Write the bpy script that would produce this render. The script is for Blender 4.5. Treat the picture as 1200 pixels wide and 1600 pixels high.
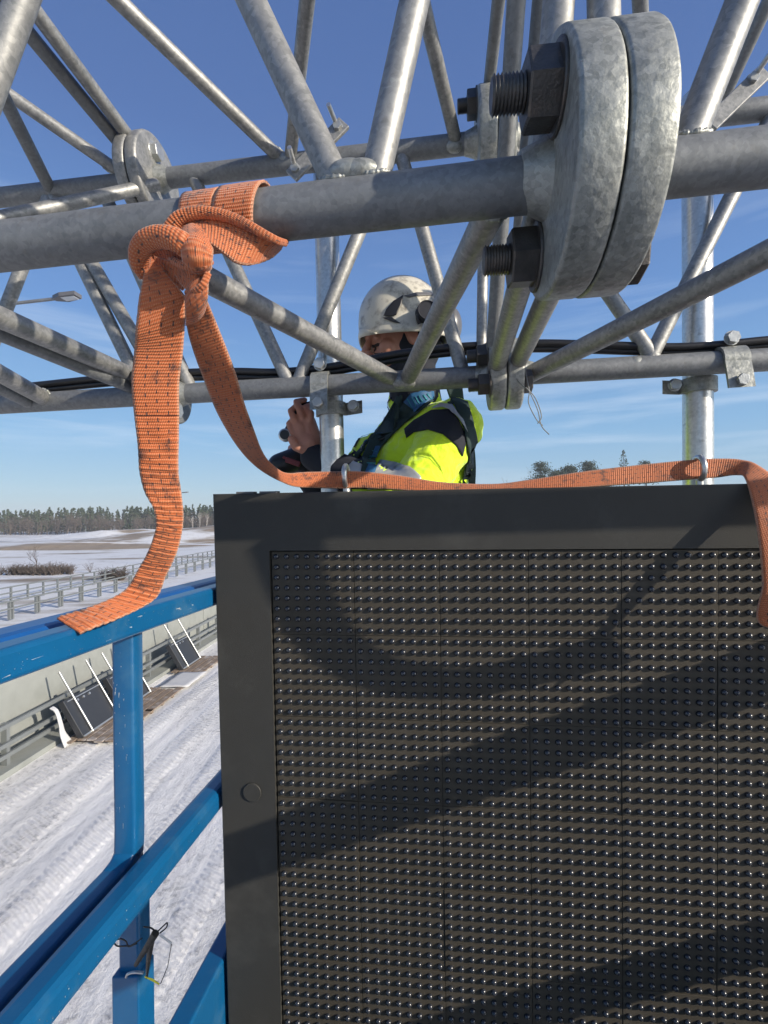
import bpy, bmesh, math, random
from mathutils import Vector, Matrix, noise
from mathutils.bvhtree import BVHTree
random.seed(7)
R_ = math.radians
scene = bpy.context.scene
for o in list(bpy.data.objects): bpy.data.objects.remove(o)
COL = scene.collection
# ------------------------------------------------------------------ camera
F_PX = 780.0; CAM_H = 5.5
cam_d = bpy.data.cameras.new('camera'); cam = bpy.data.objects.new('camera', cam_d); COL.objects.link(cam)
cam_d.sensor_fit = 'VERTICAL'; cam_d.sensor_height = 24; cam_d.lens = 24*F_PX/1600
cam_d.clip_start = 0.02; cam_d.clip_end = 5000
CM = Matrix.Rotation(R_(90.44), 3, 'X') @ Matrix.Rotation(R_(-0.83), 3, 'Z')
cam.matrix_world = Matrix.Translation((0, 0, CAM_H)) @ CM.to_4x4()
scene.camera = cam
# ------------------------------------------------------------------ sun and sky
SUN_EL, SUN_A, SUN_STR, SKY_STR, EXPO = 20.8, 30.0, 5.0, 0.10, 0.24
SUN = Vector((math.cos(R_(SUN_EL))*math.cos(R_(SUN_A)), -math.cos(R_(SUN_EL))*math.sin(R_(SUN_A)), math.sin(R_(SUN_EL))))
sd = bpy.data.lights.new('sun', 'SUN'); sd.energy = SUN_STR; sd.angle = R_(0.55); sd.color = (1.0, 0.90, 0.76)
so = bpy.data.objects.new('sun', sd); COL.objects.link(so)
so.rotation_euler = SUN.to_track_quat('Z', 'Y').to_euler(); so.location = (8, -4, 14)
world = bpy.data.worlds.new('World'); scene.world = world; world.use_nodes = True
def build_world():
    nt = world.node_tree; nt.nodes.clear(); N = nt.nodes.new; L = nt.links.new
    out = N('ShaderNodeOutputWorld'); bg = N('ShaderNodeBackground'); bg.inputs['Strength'].default_value = SKY_STR
    sky = N('ShaderNodeTexSky'); sky.sky_type = 'NISHITA'; sky.sun_disc = False
    sky.sun_elevation = R_(SUN_EL); sky.sun_rotation = R_(90 + SUN_A)
    sky.altitude = 60; sky.air_density = 1.0; sky.dust_density = 0.0; sky.ozone_density = 3.0
    tc = N('ShaderNodeTexCoord'); mp = N('ShaderNodeMapping'); mp.inputs['Scale'].default_value = (0.9, 0.9, 9.0)
    mp.inputs['Rotation'].default_value = (0.06, -0.05, 0.3)
    nz = N('ShaderNodeTexNoise'); nz.inputs['Scale'].default_value = 2.3; nz.inputs['Detail'].default_value = 7; nz.inputs['Roughness'].default_value = 0.55
    nz.inputs['Distortion'].default_value = 0.3
    L(tc.outputs['Generated'], mp.inputs[0]); L(mp.outputs[0], nz.inputs['Vector'])
    rp = N('ShaderNodeValToRGB'); rp.color_ramp.elements[0].position = 0.5; rp.color_ramp.elements[1].position = 0.78
    rp.color_ramp.elements[0].color = (0, 0, 0, 1); rp.color_ramp.elements[1].color = (0.5, 0.5, 0.5, 1)
    L(nz.outputs['Fac'], rp.inputs[0])
    sx = N('ShaderNodeSeparateXYZ'); L(tc.outputs['Generated'], sx.inputs[0])
    m1 = N('ShaderNodeMapRange'); m1.inputs['From Min'].default_value = 0.0; m1.inputs['From Max'].default_value = 0.10
    m2 = N('ShaderNodeMapRange'); m2.inputs['From Min'].default_value = 0.55; m2.inputs['From Max'].default_value = 0.22
    L(sx.outputs['Z'], m1.inputs['Value']); L(sx.outputs['Z'], m2.inputs['Value'])
    mu = N('ShaderNodeMath'); mu.operation = 'MULTIPLY'; L(m1.outputs[0], mu.inputs[0]); L(m2.outputs[0], mu.inputs[1])
    mv = N('ShaderNodeMath'); mv.operation = 'MULTIPLY'; L(mu.outputs[0], mv.inputs[0]); L(rp.outputs['Color'], mv.inputs[1])
    mx = N('ShaderNodeMix'); mx.data_type = 'RGBA'; 
    gr = N('ShaderNodeValToRGB'); e = gr.color_ramp.elements
    stops = [(0.0, (0.46, 0.62, 0.74)), (0.06, (0.39, 0.60, 0.80)), (0.15, (0.28, 0.53, 0.84)), (0.36, (0.17, 0.35, 0.74)), (0.6, (0.115, 0.215, 0.52)), (1.0, (0.07, 0.14, 0.38))]
    e[0].position, e[1].position = 0.0, 1.0; e[0].color = (*stops[0][1], 1); e[1].color = (*stops[-1][1], 1)
    for p, c in stops[1:-1]: q = e.new(p); q.color = (*c, 1)
    L(sx.outputs['Z'], gr.inputs[0]); gs = N('ShaderNodeVectorMath'); gs.operation = 'SCALE'; gs.inputs['Scale'].default_value = 8.1; L(gr.outputs['Color'], gs.inputs[0])
    gm = N('ShaderNodeMix'); gm.data_type = 'RGBA'; gm.inputs['Factor'].default_value = 0.8; L(sky.outputs[0], gm.inputs['A']); L(gs.outputs[0], gm.inputs['B'])
    L(mv.outputs[0], mx.inputs['Factor']); 
    dp = N('ShaderNodeVectorMath'); dp.operation = 'DOT_PRODUCT'; dp.inputs[1].default_value = SUN; nv = N('ShaderNodeVectorMath'); nv.operation = 'NORMALIZE'
    L(tc.outputs['Generated'], nv.inputs[0]); L(nv.outputs[0], dp.inputs[0])
    mxz = N('ShaderNodeMath'); mxz.operation = 'MAXIMUM'; mxz.inputs[1].default_value = 0.0; L(dp.outputs['Value'], mxz.inputs[0])
    p1 = N('ShaderNodeMath'); p1.operation = 'POWER'; p1.inputs[1].default_value = 45; L(mxz.outputs[0], p1.inputs[0])
    p2 = N('ShaderNodeMath'); p2.operation = 'POWER'; p2.inputs[1].default_value = 14; L(mxz.outputs[0], p2.inputs[0])
    p3 = N('ShaderNodeMath'); p3.operation = 'MULTIPLY_ADD'; p3.inputs[1].default_value = 55; L(p1.outputs[0], p3.inputs[0])
    p4 = N('ShaderNodeMath'); p4.operation = 'MULTIPLY'; p4.inputs[1].default_value = 5; L(p2.outputs[0], p4.inputs[0]); L(p4.outputs[0], p3.inputs[2])
    vg = N('ShaderNodeVectorMath'); vg.operation = 'SCALE'; vg.inputs[0].default_value = (1.0, 0.95, 0.85); L(p3.outputs[0], vg.inputs['Scale'])
    ag = N('ShaderNodeVectorMath'); ag.operation = 'ADD'; L(gm.outputs['Result'], ag.inputs[0]); L(vg.outputs[0], ag.inputs[1]); L(ag.outputs[0], mx.inputs['A'])
    mx.inputs['B'].default_value = (6.6, 7.6, 8.8, 1)
    L(mx.outputs['Result'], bg.inputs['Color']); L(bg.outputs[0], out.inputs[0])
build_world()
scene.view_settings.view_transform = 'Standard'; scene.view_settings.look = 'None'
scene.view_settings.exposure = EXPO; scene.view_settings.gamma = 1.0
scene.render.engine = 'CYCLES'
scene.cycles.max_bounces = 6; scene.cycles.sample_clamp_indirect = 3.0
scene.render.resolution_x = 768; scene.render.resolution_y = 1024

# ------------------------------------------------------------------ point helpers
ORG = Vector((0, 0, CAM_H))
def V(x, y, z): return CM @ Vector((x, -y, -z))            # camera-space (right, down, depth) vector to world
def P(px, py, D): return ORG + V((px-600)/F_PX*D, (py-800)/F_PX*D, D)
M_G = 0.124
def dep(c):
    return lambda px: c/(1 + M_G*(px-600)/F_PX)
DF, DL, DB = dep(0.60), dep(1.20), dep(1.22)
# ------------------------------------------------------------------ materials
def newmat(name):
    m = bpy.data.materials.new(name); m.use_nodes = True
    nt = m.node_tree; b = nt.nodes['Principled BSDF']; return m, nt, b
def simple(name, col, rough=0.6, metal=0.0, var=0.12, scale=40, bump=0.0, bscale=200, coat=0.0, dirt=None, dirt_amt=0.0, dirt_scale=8):
    m, nt, b = newmat(name); N = nt.nodes.new; L = nt.links.new
    tc = N('ShaderNodeTexCoord'); nz = N('ShaderNodeTexNoise'); nz.inputs['Scale'].default_value = scale; nz.inputs['Detail'].default_value = 5
    L(tc.outputs['Object'], nz.inputs['Vector'])
    mx = N('ShaderNodeMix'); mx.data_type = 'RGBA'
    mx.inputs['A'].default_value = (*[max(0, c*(1-var)) for c in col], 1); mx.inputs['B'].default_value = (*[min(1, c*(1+var)) for c in col], 1)
    L(nz.outputs['Fac'], mx.inputs['Factor']); out = mx.outputs['Result']
    if dirt:
        n2 = N('ShaderNodeTexNoise'); n2.inputs['Scale'].default_value = dirt_scale; n2.inputs['Detail'].default_value = 8; n2.inputs['Roughness'].default_value = 0.65
        L(tc.outputs['Object'], n2.inputs['Vector'])
        rp = N('ShaderNodeValToRGB'); rp.color_ramp.elements[0].position = 0.52; rp.color_ramp.elements[1].position = 0.70
        L(n2.outputs['Fac'], rp.inputs[0]); mm = N('ShaderNodeMath'); mm.operation = 'MULTIPLY'; mm.inputs[1].default_value = dirt_amt
        L(rp.outputs['Color'], mm.inputs[0]); m3 = N('ShaderNodeMix'); m3.data_type = 'RGBA'; L(mm.outputs[0], m3.inputs['Factor'])
        L(out, m3.inputs['A']); m3.inputs['B'].default_value = (*dirt, 1); out = m3.outputs['Result']
    L(out, b.inputs['Base Color'])
    b.inputs['Roughness'].default_value = rough; b.inputs['Metallic'].default_value = metal
    if coat: b.inputs['Coat Weight'].default_value = coat; b.inputs['Coat Roughness'].default_value = 0.12
    if bump:
        n4 = N('ShaderNodeTexNoise'); n4.inputs['Scale'].default_value = bscale; n4.inputs['Detail'].default_value = 3
        L(tc.outputs['Object'], n4.inputs['Vector']); bp = N('ShaderNodeBump'); bp.inputs['Strength'].default_value = bump; bp.inputs['Distance'].default_value = 0.002
        L(n4.outputs['Fac'], bp.inputs['Height']); L(bp.outputs[0], b.inputs['Normal'])
    return m
def galv(name, lo, hi, rough=0.48, metal=0.55, bump=0.35, lump=0.5):
    m, nt, b = newmat(name); N = nt.nodes.new; L = nt.links.new
    tc = N('ShaderNodeTexCoord')
    vo = N('ShaderNodeTexVoronoi'); vo.inputs['Scale'].default_value = 170; L(tc.outputs['Object'], vo.inputs['Vector'])
    nz = N('ShaderNodeTexNoise'); nz.inputs['Scale'].default_value = 34; nz.inputs['Detail'].default_value = 9; nz.inputs['Roughness'].default_value = 0.78
    L(tc.outputs['Object'], nz.inputs['Vector'])
    n2 = N('ShaderNodeTexNoise'); n2.inputs['Scale'].default_value = 5.5; n2.inputs['Detail'].default_value = 4; L(tc.outputs['Object'], n2.inputs['Vector'])
    sp = N('ShaderNodeSeparateColor'); L(vo.outputs['Color'], sp.inputs[0])
    a = N('ShaderNodeMath'); a.operation = 'MULTIPLY'; a.inputs[1].default_value = 0.3; L(sp.outputs[0], a.inputs[0])
    a2 = N('ShaderNodeMath'); a2.operation = 'MULTIPLY_ADD'; a2.inputs[1].default_value = 1.15; L(nz.outputs['Fac'], a2.inputs[0]); L(a.outputs[0], a2.inputs[2])
    a3 = N('ShaderNodeMath'); a3.operation = 'MULTIPLY_ADD'; a3.inputs[1].default_value = 0.6; L(n2.outputs['Fac'], a3.inputs[0]); L(a2.outputs[0], a3.inputs[2])
    mr = N('ShaderNodeMapRange'); mr.inputs['From Min'].default_value = 0.65; mr.inputs['From Max'].default_value = 1.45; L(a3.outputs[0], mr.inputs['Value'])
    mx = N('ShaderNodeMix'); mx.data_type = 'RGBA'; mx.inputs['A'].default_value = (*lo, 1); mx.inputs['B'].default_value = (*hi, 1)
    L(mr.outputs[0], mx.inputs['Factor']); 
    n3 = N('ShaderNodeTexNoise'); n3.inputs['Scale'].default_value = 60; n3.inputs['Detail'].default_value = 6; L(tc.outputs['Object'], n3.inputs['Vector'])
    r3 = N('ShaderNodeValToRGB'); r3.color_ramp.elements[0].position = 0.62; r3.color_ramp.elements[1].position = 0.74; L(n3.outputs['Fac'], r3.inputs[0])
    m5 = N('ShaderNodeMath'); m5.operation = 'MULTIPLY'; m5.inputs[1].default_value = 0.45; L(r3.outputs['Color'], m5.inputs[0])
    m4 = N('ShaderNodeMix'); m4.data_type = 'RGBA'; L(m5.outputs[0], m4.inputs['Factor']); L(mx.outputs['Result'], m4.inputs['A']); m4.inputs['B'].default_value = (0.16, 0.15, 0.13, 1)
    L(m4.outputs['Result'], b.inputs['Base Color'])
    b.inputs['Metallic'].default_value = metal
    rr = N('ShaderNodeMapRange'); rr.inputs['To Min'].default_value = rough-0.08; rr.inputs['To Max'].default_value = rough+0.16; L(nz.outputs['Fac'], rr.inputs['Value']); L(rr.outputs[0], b.inputs['Roughness'])
    bp = N('ShaderNodeBump'); bp.inputs['Strength'].default_value = bump; bp.inputs['Distance'].default_value = 0.0012
    n6 = N('ShaderNodeTexNoise'); n6.inputs['Scale'].default_value = 95; n6.inputs['Detail'].default_value = 5; L(tc.outputs['Object'], n6.inputs['Vector'])
    ad = N('ShaderNodeMath'); ad.operation = 'MULTIPLY_ADD'; ad.inputs[1].default_value = lump; L(n3.outputs['Fac'], ad.inputs[0]); L(n6.outputs['Fac'], ad.inputs[2])
    L(ad.outputs[0], bp.inputs['Height']); L(bp.outputs[0], b.inputs['Normal'])
    return m
def webbing(name, base, pale, dark):
    m, nt, b = newmat(name); N = nt.nodes.new; L = nt.links.new
    uv = N('ShaderNodeUVMap'); uv.uv_map = 'UVMap'; sx = N('ShaderNodeSeparateXYZ'); L(uv.outputs[0], sx.inputs[0])
    def math_(op, a, bb=None, c=None):
        n = N('ShaderNodeMath'); n.operation = op
        for i, q in enumerate((a, bb, c)):
            if q is None: continue
            if isinstance(q, (int, float)): n.inputs[i].default_value = q
            else: L(q, n.inputs[i])
        return n.outputs[0]
    U, Vv = sx.outputs['X'], sx.outputs['Y']
    tc = N('ShaderNodeTexCoord'); nz = N('ShaderNodeTexNoise'); nz.inputs['Scale'].default_value = 26; nz.inputs['Detail'].default_value = 6; L(tc.outputs['Object'], nz.inputs['Vector'])
    nzb = N('ShaderNodeTexNoise'); nzb.inputs['Scale'].default_value = 70; nzb.inputs['Detail'].default_value = 7; nzb.inputs['Roughness'].default_value = 0.7; L(tc.outputs['Object'], nzb.inputs['Vector'])
    wob = math_('MULTIPLY', nz.outputs['Fac'], 0.0025)
    vv = math_('ADD', Vv, wob)
    rib = math_('MULTIPLY_ADD', math_('SINE', math_('MULTIPLY', vv, 2*math.pi/0.0040)), 0.5, 0.5)
    ya = math_('SINE', math_('MULTIPLY_ADD', U, 2*math.pi*20, math_('MULTIPLY', vv, math.pi/0.0040)))
    yarn = math_('MULTIPLY_ADD', ya, 0.5, 0.5)
    hgt = math_('ADD', math_('MULTIPLY', rib, 0.75), math_('MULTIPLY', yarn, 0.35))
    # stitched dashes
    line = None
    for u0, ph in ((0.28, 0.0), (0.52, 0.4), (0.76, 0.15)):
        d = math_('LESS_THAN', math_('ABSOLUTE', math_('SUBTRACT', U, u0)), 0.016)
        fr = math_('LESS_THAN', math_('FRACT', math_('MULTIPLY_ADD', Vv, 1/0.0118, ph)), 0.42)
        q = math_('MULTIPLY', math_('MULTIPLY', d, fr), math_('GREATER_THAN', nzb.outputs['Fac'], 0.42)); line = q if line is None else math_('MAXIMUM', line, q)
    mx = N('ShaderNodeMix'); mx.data_type = 'RGBA'; mx.inputs['A'].default_value = (*base, 1); mx.inputs['B'].default_value = (*pale, 1)
    f1 = math_('MULTIPLY', math_('POWER', math_('MULTIPLY', rib, yarn), 1.2), 0.9)
    n7 = N('ShaderNodeTexNoise'); n7.inputs['Scale'].default_value = 9; L(tc.outputs['Object'], n7.inputs['Vector'])
    f2 = math_('MULTIPLY', f1, math_('MULTIPLY_ADD', n7.outputs['Fac'], 1.3, 0.1))
    L(f2, mx.inputs['Factor'])
    edge = math_('GREATER_THAN', math_('ABSOLUTE', math_('SUBTRACT', U, 0.5)), 0.455)
    me = N('ShaderNodeMix'); me.data_type = 'RGBA'; L(math_('MULTIPLY', edge, 0.5), me.inputs['Factor']); L(mx.outputs['Result'], me.inputs['A']); me.inputs['B'].default_value = (0.48, 0.30, 0.2, 1)
    rp = N('ShaderNodeValToRGB'); rp.color_ramp.elements[0].position = 0.48; rp.color_ramp.elements[1].position = 0.62; L(nzb.outputs['Fac'], rp.inputs[0])
    rq = N('ShaderNodeValToRGB'); rq.color_ramp.elements[0].position = 0.50; rq.color_ramp.elements[1].position = 0.60; L(nz.outputs['Fac'], rq.inputs[0])
    m3 = N('ShaderNodeMix'); m3.data_type = 'RGBA'; L(math_('MULTIPLY', math_('MULTIPLY', rp.outputs['Color'], rq.outputs['Color']), 0.85), m3.inputs['Factor']); L(me.outputs['Result'], m3.inputs['A']); m3.inputs['B'].default_value = (*dark, 1)
    m4 = N('ShaderNodeMix'); m4.data_type = 'RGBA'; L(math_('MULTIPLY', line, 0.9), m4.inputs['Factor']); L(m3.outputs['Result'], m4.inputs['A']); m4.inputs['B'].default_value = (0.035, 0.02, 0.018, 1)
    L(m4.outputs['Result'], b.inputs['Base Color']); b.inputs['Roughness'].default_value = 0.62
    b.inputs['Sheen Weight'].default_value = 0.2
    bp = N('ShaderNodeBump'); bp.inputs['Strength'].default_value = 0.75; bp.inputs['Distance'].default_value = 0.0012
    L(math_('SUBTRACT', hgt, math_('MULTIPLY', line, 0.5)), bp.inputs['Height']); L(bp.outputs[0], b.inputs['Normal'])
    return m
MT = {}
MT['galv'] = galv('galvanised_steel', (0.155, 0.16, 0.16), (0.40, 0.395, 0.375))
MT['galv_dull'] = galv('dull_galvanised_steel', (0.135, 0.143, 0.148), (0.26, 0.268, 0.27), rough=0.55, metal=0.45)
MT['galv_rough'] = galv('rough_cast_zinc', (0.17, 0.18, 0.165), (0.46, 0.465, 0.43), rough=0.45, metal=0.5, bump=0.75, lump=1.6)
MT['galv_shiny'] = galv('bright_galvanised_pole', (0.45, 0.45, 0.44), (0.72, 0.72, 0.70), rough=0.30, metal=0.85, bump=0.15)
MT['bolt'] = simple('dark_bolt_steel', (0.09, 0.085, 0.08), 0.45, 0.7, 0.4, 60, 0.4, 300, dirt=(0.16, 0.12, 0.09), dirt_amt=0.5, dirt_scale=30)
MT['zinc_bolt'] = simple('zinc_bolt', (0.42, 0.43, 0.42), 0.4, 0.7, 0.3, 60, 0.3, 300)
MT['web'] = webbing('orange_webbing', (0.44, 0.098, 0.020), (0.56, 0.27, 0.13), (0.05, 0.025, 0.02))
MT['web2'] = webbing('red_orange_webbing', (0.45, 0.10, 0.035), (0.62, 0.24, 0.13), (0.06, 0.03, 0.025))
MT['frame'] = simple('anthracite_powder_coat', (0.043, 0.042, 0.038), 0.5, 0.0, 0.08, 30, 0.25, 900, dirt=(0.12, 0.118, 0.108), dirt_amt=0.30, dirt_scale=4)
MT['module'] = simple('matte_black_module', (0.058, 0.050, 0.038), 0.6, 0.0, 0.10, 60, 0.35, 900, dirt=(0.09, 0.082, 0.07), dirt_amt=0.35, dirt_scale=7)
for k_ in ('frame', 'module'): MT[k_].node_tree.nodes['Principled BSDF'].inputs['Specular IOR Level'].default_value = 0.22
MT['groove'] = simple('dark_gap', (0.006, 0.006, 0.006), 0.9)
MT['lens'] = simple('glossy_black_lens', (0.020, 0.023, 0.030), 0.25, 0.0, 0.2, 60)
MT['lens'].node_tree.nodes['Principled BSDF'].inputs['Specular IOR Level'].default_value = 0.75
MT['blue'] = simple('chipped_blue_paint', (0.003, 0.085, 0.215), 0.36, 0.0, 0.14, 14, 0.12, 120, coat=0.2, dirt=(0.05, 0.14, 0.24), dirt_amt=0.55, dirt_scale=11)
MT['bluedk'] = simple('worn_blue_paint', (0.006, 0.075, 0.26), 0.40, 0.0, 0.2, 14, 0.15, 120, coat=0.15, dirt=(0.10, 0.16, 0.25), dirt_amt=0.4, dirt_scale=12)
MT['chip'] = simple('bare_paint_chip', (0.38, 0.42, 0.45), 0.5, 0.1)
MT['cable'] = simple('black_cable_rubber', (0.012, 0.012, 0.014), 0.38, 0.0, 0.2, 30, 0.1, 200)
MT['concrete'] = simple('pale_concrete', (0.25, 0.262, 0.245), 0.85, 0.0, 0.15, 2.5, 0.3, 30, dirt=(0.17, 0.18, 0.165), dirt_amt=0.5, dirt_scale=0.7)
MT['wood'] = simple('weathered_timber', (0.20, 0.15, 0.11), 0.85, 0.0, 0.35, 6, 0.5, 30, dirt=(0.6, 0.6, 0.6), dirt_amt=0.4, dirt_scale=3)
MT['railgrey'] = simple('galvanised_guardrail', (0.22, 0.235, 0.235), 0.5, 0.4, 0.15, 6)
MT['blackpan'] = simple('black_display_back', (0.025, 0.027, 0.032), 0.5, 0.0, 0.2, 6)
MT['alu'] = simple('pale_aluminium', (0.42, 0.42, 0.41), 0.35, 0.7, 0.1, 6)
MT['white'] = simple('white_sheet', (0.5, 0.5, 0.5), 0.7, 0.0, 0.08, 3)
MT['yellow'] = simple('yellow_marker', (0.75, 0.68, 0.05), 0.6)
MT['bark'] = simple('bark', (0.06, 0.045, 0.035), 0.9, 0.0, 0.3, 3)
MT['twig'] = simple('bare_twigs', (0.105, 0.082, 0.068), 0.9, 0.0, 0.35, 0.3)
MT['birch'] = simple('birch_bark', (0.42, 0.38, 0.34), 0.8, 0.0, 0.3, 2)
MT['pine'] = simple('pine_needles', (0.040, 0.058, 0.030), 0.8, 0.0, 0.45, 0.35)
MT['helmet'] = simple('scuffed_white_helmet', (0.58, 0.55, 0.46), 0.38, 0.0, 0.10, 20, 0.05, 100, coat=0.15, dirt=(0.13, 0.11, 0.085), dirt_amt=0.9, dirt_scale=24)
MT['blkplast'] = simple('black_plastic', (0.014, 0.014, 0.016), 0.4, 0.0, 0.2, 40)
MT['greyplast'] = simple('grey_plastic', (0.11, 0.11, 0.115), 0.35, 0.0, 0.2, 40)
MT['redplast'] = simple('red_plastic', (0.16, 0.012, 0.016), 0.4)
MT['skin'] = simple('skin', (0.46, 0.21, 0.14), 0.5, 0.0, 0.14, 35, 0.25, 260, dirt=(0.36, 0.12, 0.085), dirt_amt=0.35, dirt_scale=22)
MT['skin'].node_tree.nodes['Principled BSDF'].inputs['Subsurface Weight'].default_value = 0.08
MT['skin'].node_tree.nodes['Principled BSDF'].inputs['Subsurface Scale'].default_value = 0.006
MT['hair'] = simple('dark_hair', (0.03, 0.022, 0.018), 0.8, 0, 0.4, 200, 0.5, 500)
MT['hivis'] = simple('fluorescent_yellow_fabric', (0.62, 0.86, 0.012), 0.75, 0.0, 0.10, 18, 0.6, 22)
for nd in MT['hivis'].node_tree.nodes:
    if nd.type == 'BUMP': nd.inputs['Distance'].default_value = 0.012
    if nd.type == 'TEX_NOISE' and nd.inputs['Scale'].default_value == 22: nd.inputs['Distortion'].default_value = 1.6
MT['hivis'].node_tree.nodes['Principled BSDF'].inputs['Sheen Weight'].default_value = 0.3
MT['black'] = simple('black_fabric', (0.012, 0.014, 0.022), 0.85, 0.0, 0.2, 30, 0.4, 60)
MT['reflect'] = simple('silver_reflective_tape', (0.42, 0.43, 0.44), 0.4, 0.35, 0.08, 30, 0.3, 90)
MT['harness'] = simple('dark_green_harness_webbing', (0.010, 0.030, 0.026), 0.75, 0.0, 0.3, 60, 0.5, 500)
MT['teal'] = simple('teal_harness_webbing', (0.02, 0.20, 0.24), 0.7, 0.0, 0.3, 60, 0.5, 500)
MT['hblue'] = simple('blue_harness_patch', (0.015, 0.09, 0.20), 0.6)
MT['lampglass'] = simple('lamp_diffuser', (0.55, 0.58, 0.6), 0.3)
def snow_mat(name, track=True, brown=0.0):
    m, nt, b = newmat(name); N = nt.nodes.new; L = nt.links.new
    tc = N('ShaderNodeTexCoord')
    mp = N('ShaderNodeMapping'); mp.inputs['Rotation'].default_value = (0, 0, R_(3)); mp.inputs['Scale'].default_value = (1.0, 0.16, 1.0)
    L(tc.outputs['Object'], mp.inputs[0])
    def nz(sc, det, src, ro=0.6):
        n = N('ShaderNodeTexNoise'); n.inputs['Scale'].default_value = sc; n.inputs['Detail'].default_value = det; n.inputs['Roughness'].default_value = ro
        L(src, n.inputs['Vector']); return n.outputs['Fac']
    def ramp(src, a, c):
        r = N('ShaderNodeValToRGB'); r.color_ramp.elements[0].position = a; r.color_ramp.elements[1].position = c; L(src, r.inputs[0]); return r.outputs['Color']
    def mul(a, c):
        n = N('ShaderNodeMath'); n.operation = 'MULTIPLY'
        for i, q in enumerate((a, c)):
            if isinstance(q, (int, float)): n.inputs[i].default_value = q
            else: L(q, n.inputs[i])
        return n.outputs[0]
    def mix(f, a, c):
        n = N('ShaderNodeMix'); n.data_type = 'RGBA'; L(f, n.inputs['Factor'])
        for k, q in (('A', a), ('B', c)):
            if isinstance(q, tuple): n.inputs[k].default_value = (*q, 1)
            else: L(q, n.inputs[k])
        return n.outputs['Result']
    if track:
        s1 = nz(0.9, 8, mp.outputs[0], 0.65); s2 = nz(16, 6, mp.outputs[0], 0.7); s3 = nz(9, 8, tc.outputs['Object'], 0.75)
        c = mix(mul(ramp(s1, 0.40, 0.62), 0.55), (0.80, 0.785, 0.76), (0.60, 0.58, 0.55))
        c = mix(mul(ramp(s2, 0.50, 0.72), 0.35), c, (0.50, 0.47, 0.43))
        c = mix(mul(mul(ramp(s3, 0.5, 0.68), ramp(s1, 0.42, 0.56)), 0.75), c, (0.17, 0.165, 0.165))
        mpr = N('ShaderNodeMapping'); mpr.inputs['Rotation'].default_value = (0, 0, R_(3)); L(tc.outputs['Object'], mpr.inputs[0])
        wr = N('ShaderNodeTexWave'); wr.bands_direction = 'X'; wr.inputs['Scale'].default_value = 0.27; wr.inputs['Distortion'].default_value = 3.5; wr.inputs['Detail'].default_value = 2; wr.inputs['Detail Scale'].default_value = 0.4; L(mpr.outputs[0], wr.inputs['Vector'])
        w2 = N('ShaderNodeTexWave'); w2.bands_direction = 'X'; w2.inputs['Scale'].default_value = 1.1; w2.inputs['Distortion'].default_value = 5; w2.inputs['Detail'].default_value = 3; w2.inputs['Detail Scale'].default_value = 0.35; L(mpr.outputs[0], w2.inputs['Vector'])
        wv = N('ShaderNodeTexWave'); wv.bands_direction = 'Y'; wv.inputs['Scale'].default_value = 2.6; wv.inputs['Distortion'].default_value = 1.2; wv.inputs['Detail'].default_value = 1
        mp2 = N('ShaderNodeMapping'); mp2.inputs['Rotation'].default_value = (0, 0, R_(32)); L(tc.outputs['Object'], mp2.inputs[0]); L(mp2.outputs[0], wv.inputs['Vector'])
        def mad(a, k, c2):
            n = N('ShaderNodeMath'); n.operation = 'MULTIPLY_ADD'; L(a, n.inputs[0]); n.inputs[1].default_value = k; L(c2, n.inputs[2]); return n.outputs[0]
        tread = mul(wv.outputs['Fac'], ramp(wr.outputs['Fac'], 0.55, 0.8))
        hh = mad(wr.outputs['Fac'], 0.12, mad(w2.outputs['Fac'], 0.08, mad(tread, 0.50, mad(s2, 0.28, mul(s3, 0.6)))))
        bp = N('ShaderNodeBump'); bp.inputs['Strength'].default_value = 0.85; bp.inputs['Distance'].default_value = 0.055; L(hh, bp.inputs['Height']); L(bp.outputs[0], b.inputs['Normal'])
    else:
        g1 = nz(0.05, 8, tc.outputs['Object'], 0.6); g2 = nz(0.6, 8, tc.outputs['Object'], 0.7)
        mp3 = N('ShaderNodeMapping'); mp3.inputs['Scale'].default_value = (0.03, 0.12, 0.03); L(tc.outputs['Object'], mp3.inputs[0]); g3 = nz(1.0, 7, mp3.outputs[0], 0.6)
        c = mix(mul(ramp(g2, 0.52, 0.70), 0.55), (0.66, 0.66, 0.66), (0.34, 0.28, 0.22))
        c = mix(ramp(g3, 0.545-brown, 0.62-brown), c, mix(g2, (0.13, 0.10, 0.07), (0.36, 0.29, 0.21)))
    L(c, b.inputs['Base Color']); b.inputs['Roughness'].default_value = 0.7
    return m
MT['snowroad'] = snow_mat('tracked_snow', True)
MT['snowfield'] = snow_mat('patchy_snow', False)
MT['brownfield'] = snow_mat('brown_grass_and_snow', False, 0.125)
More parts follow.
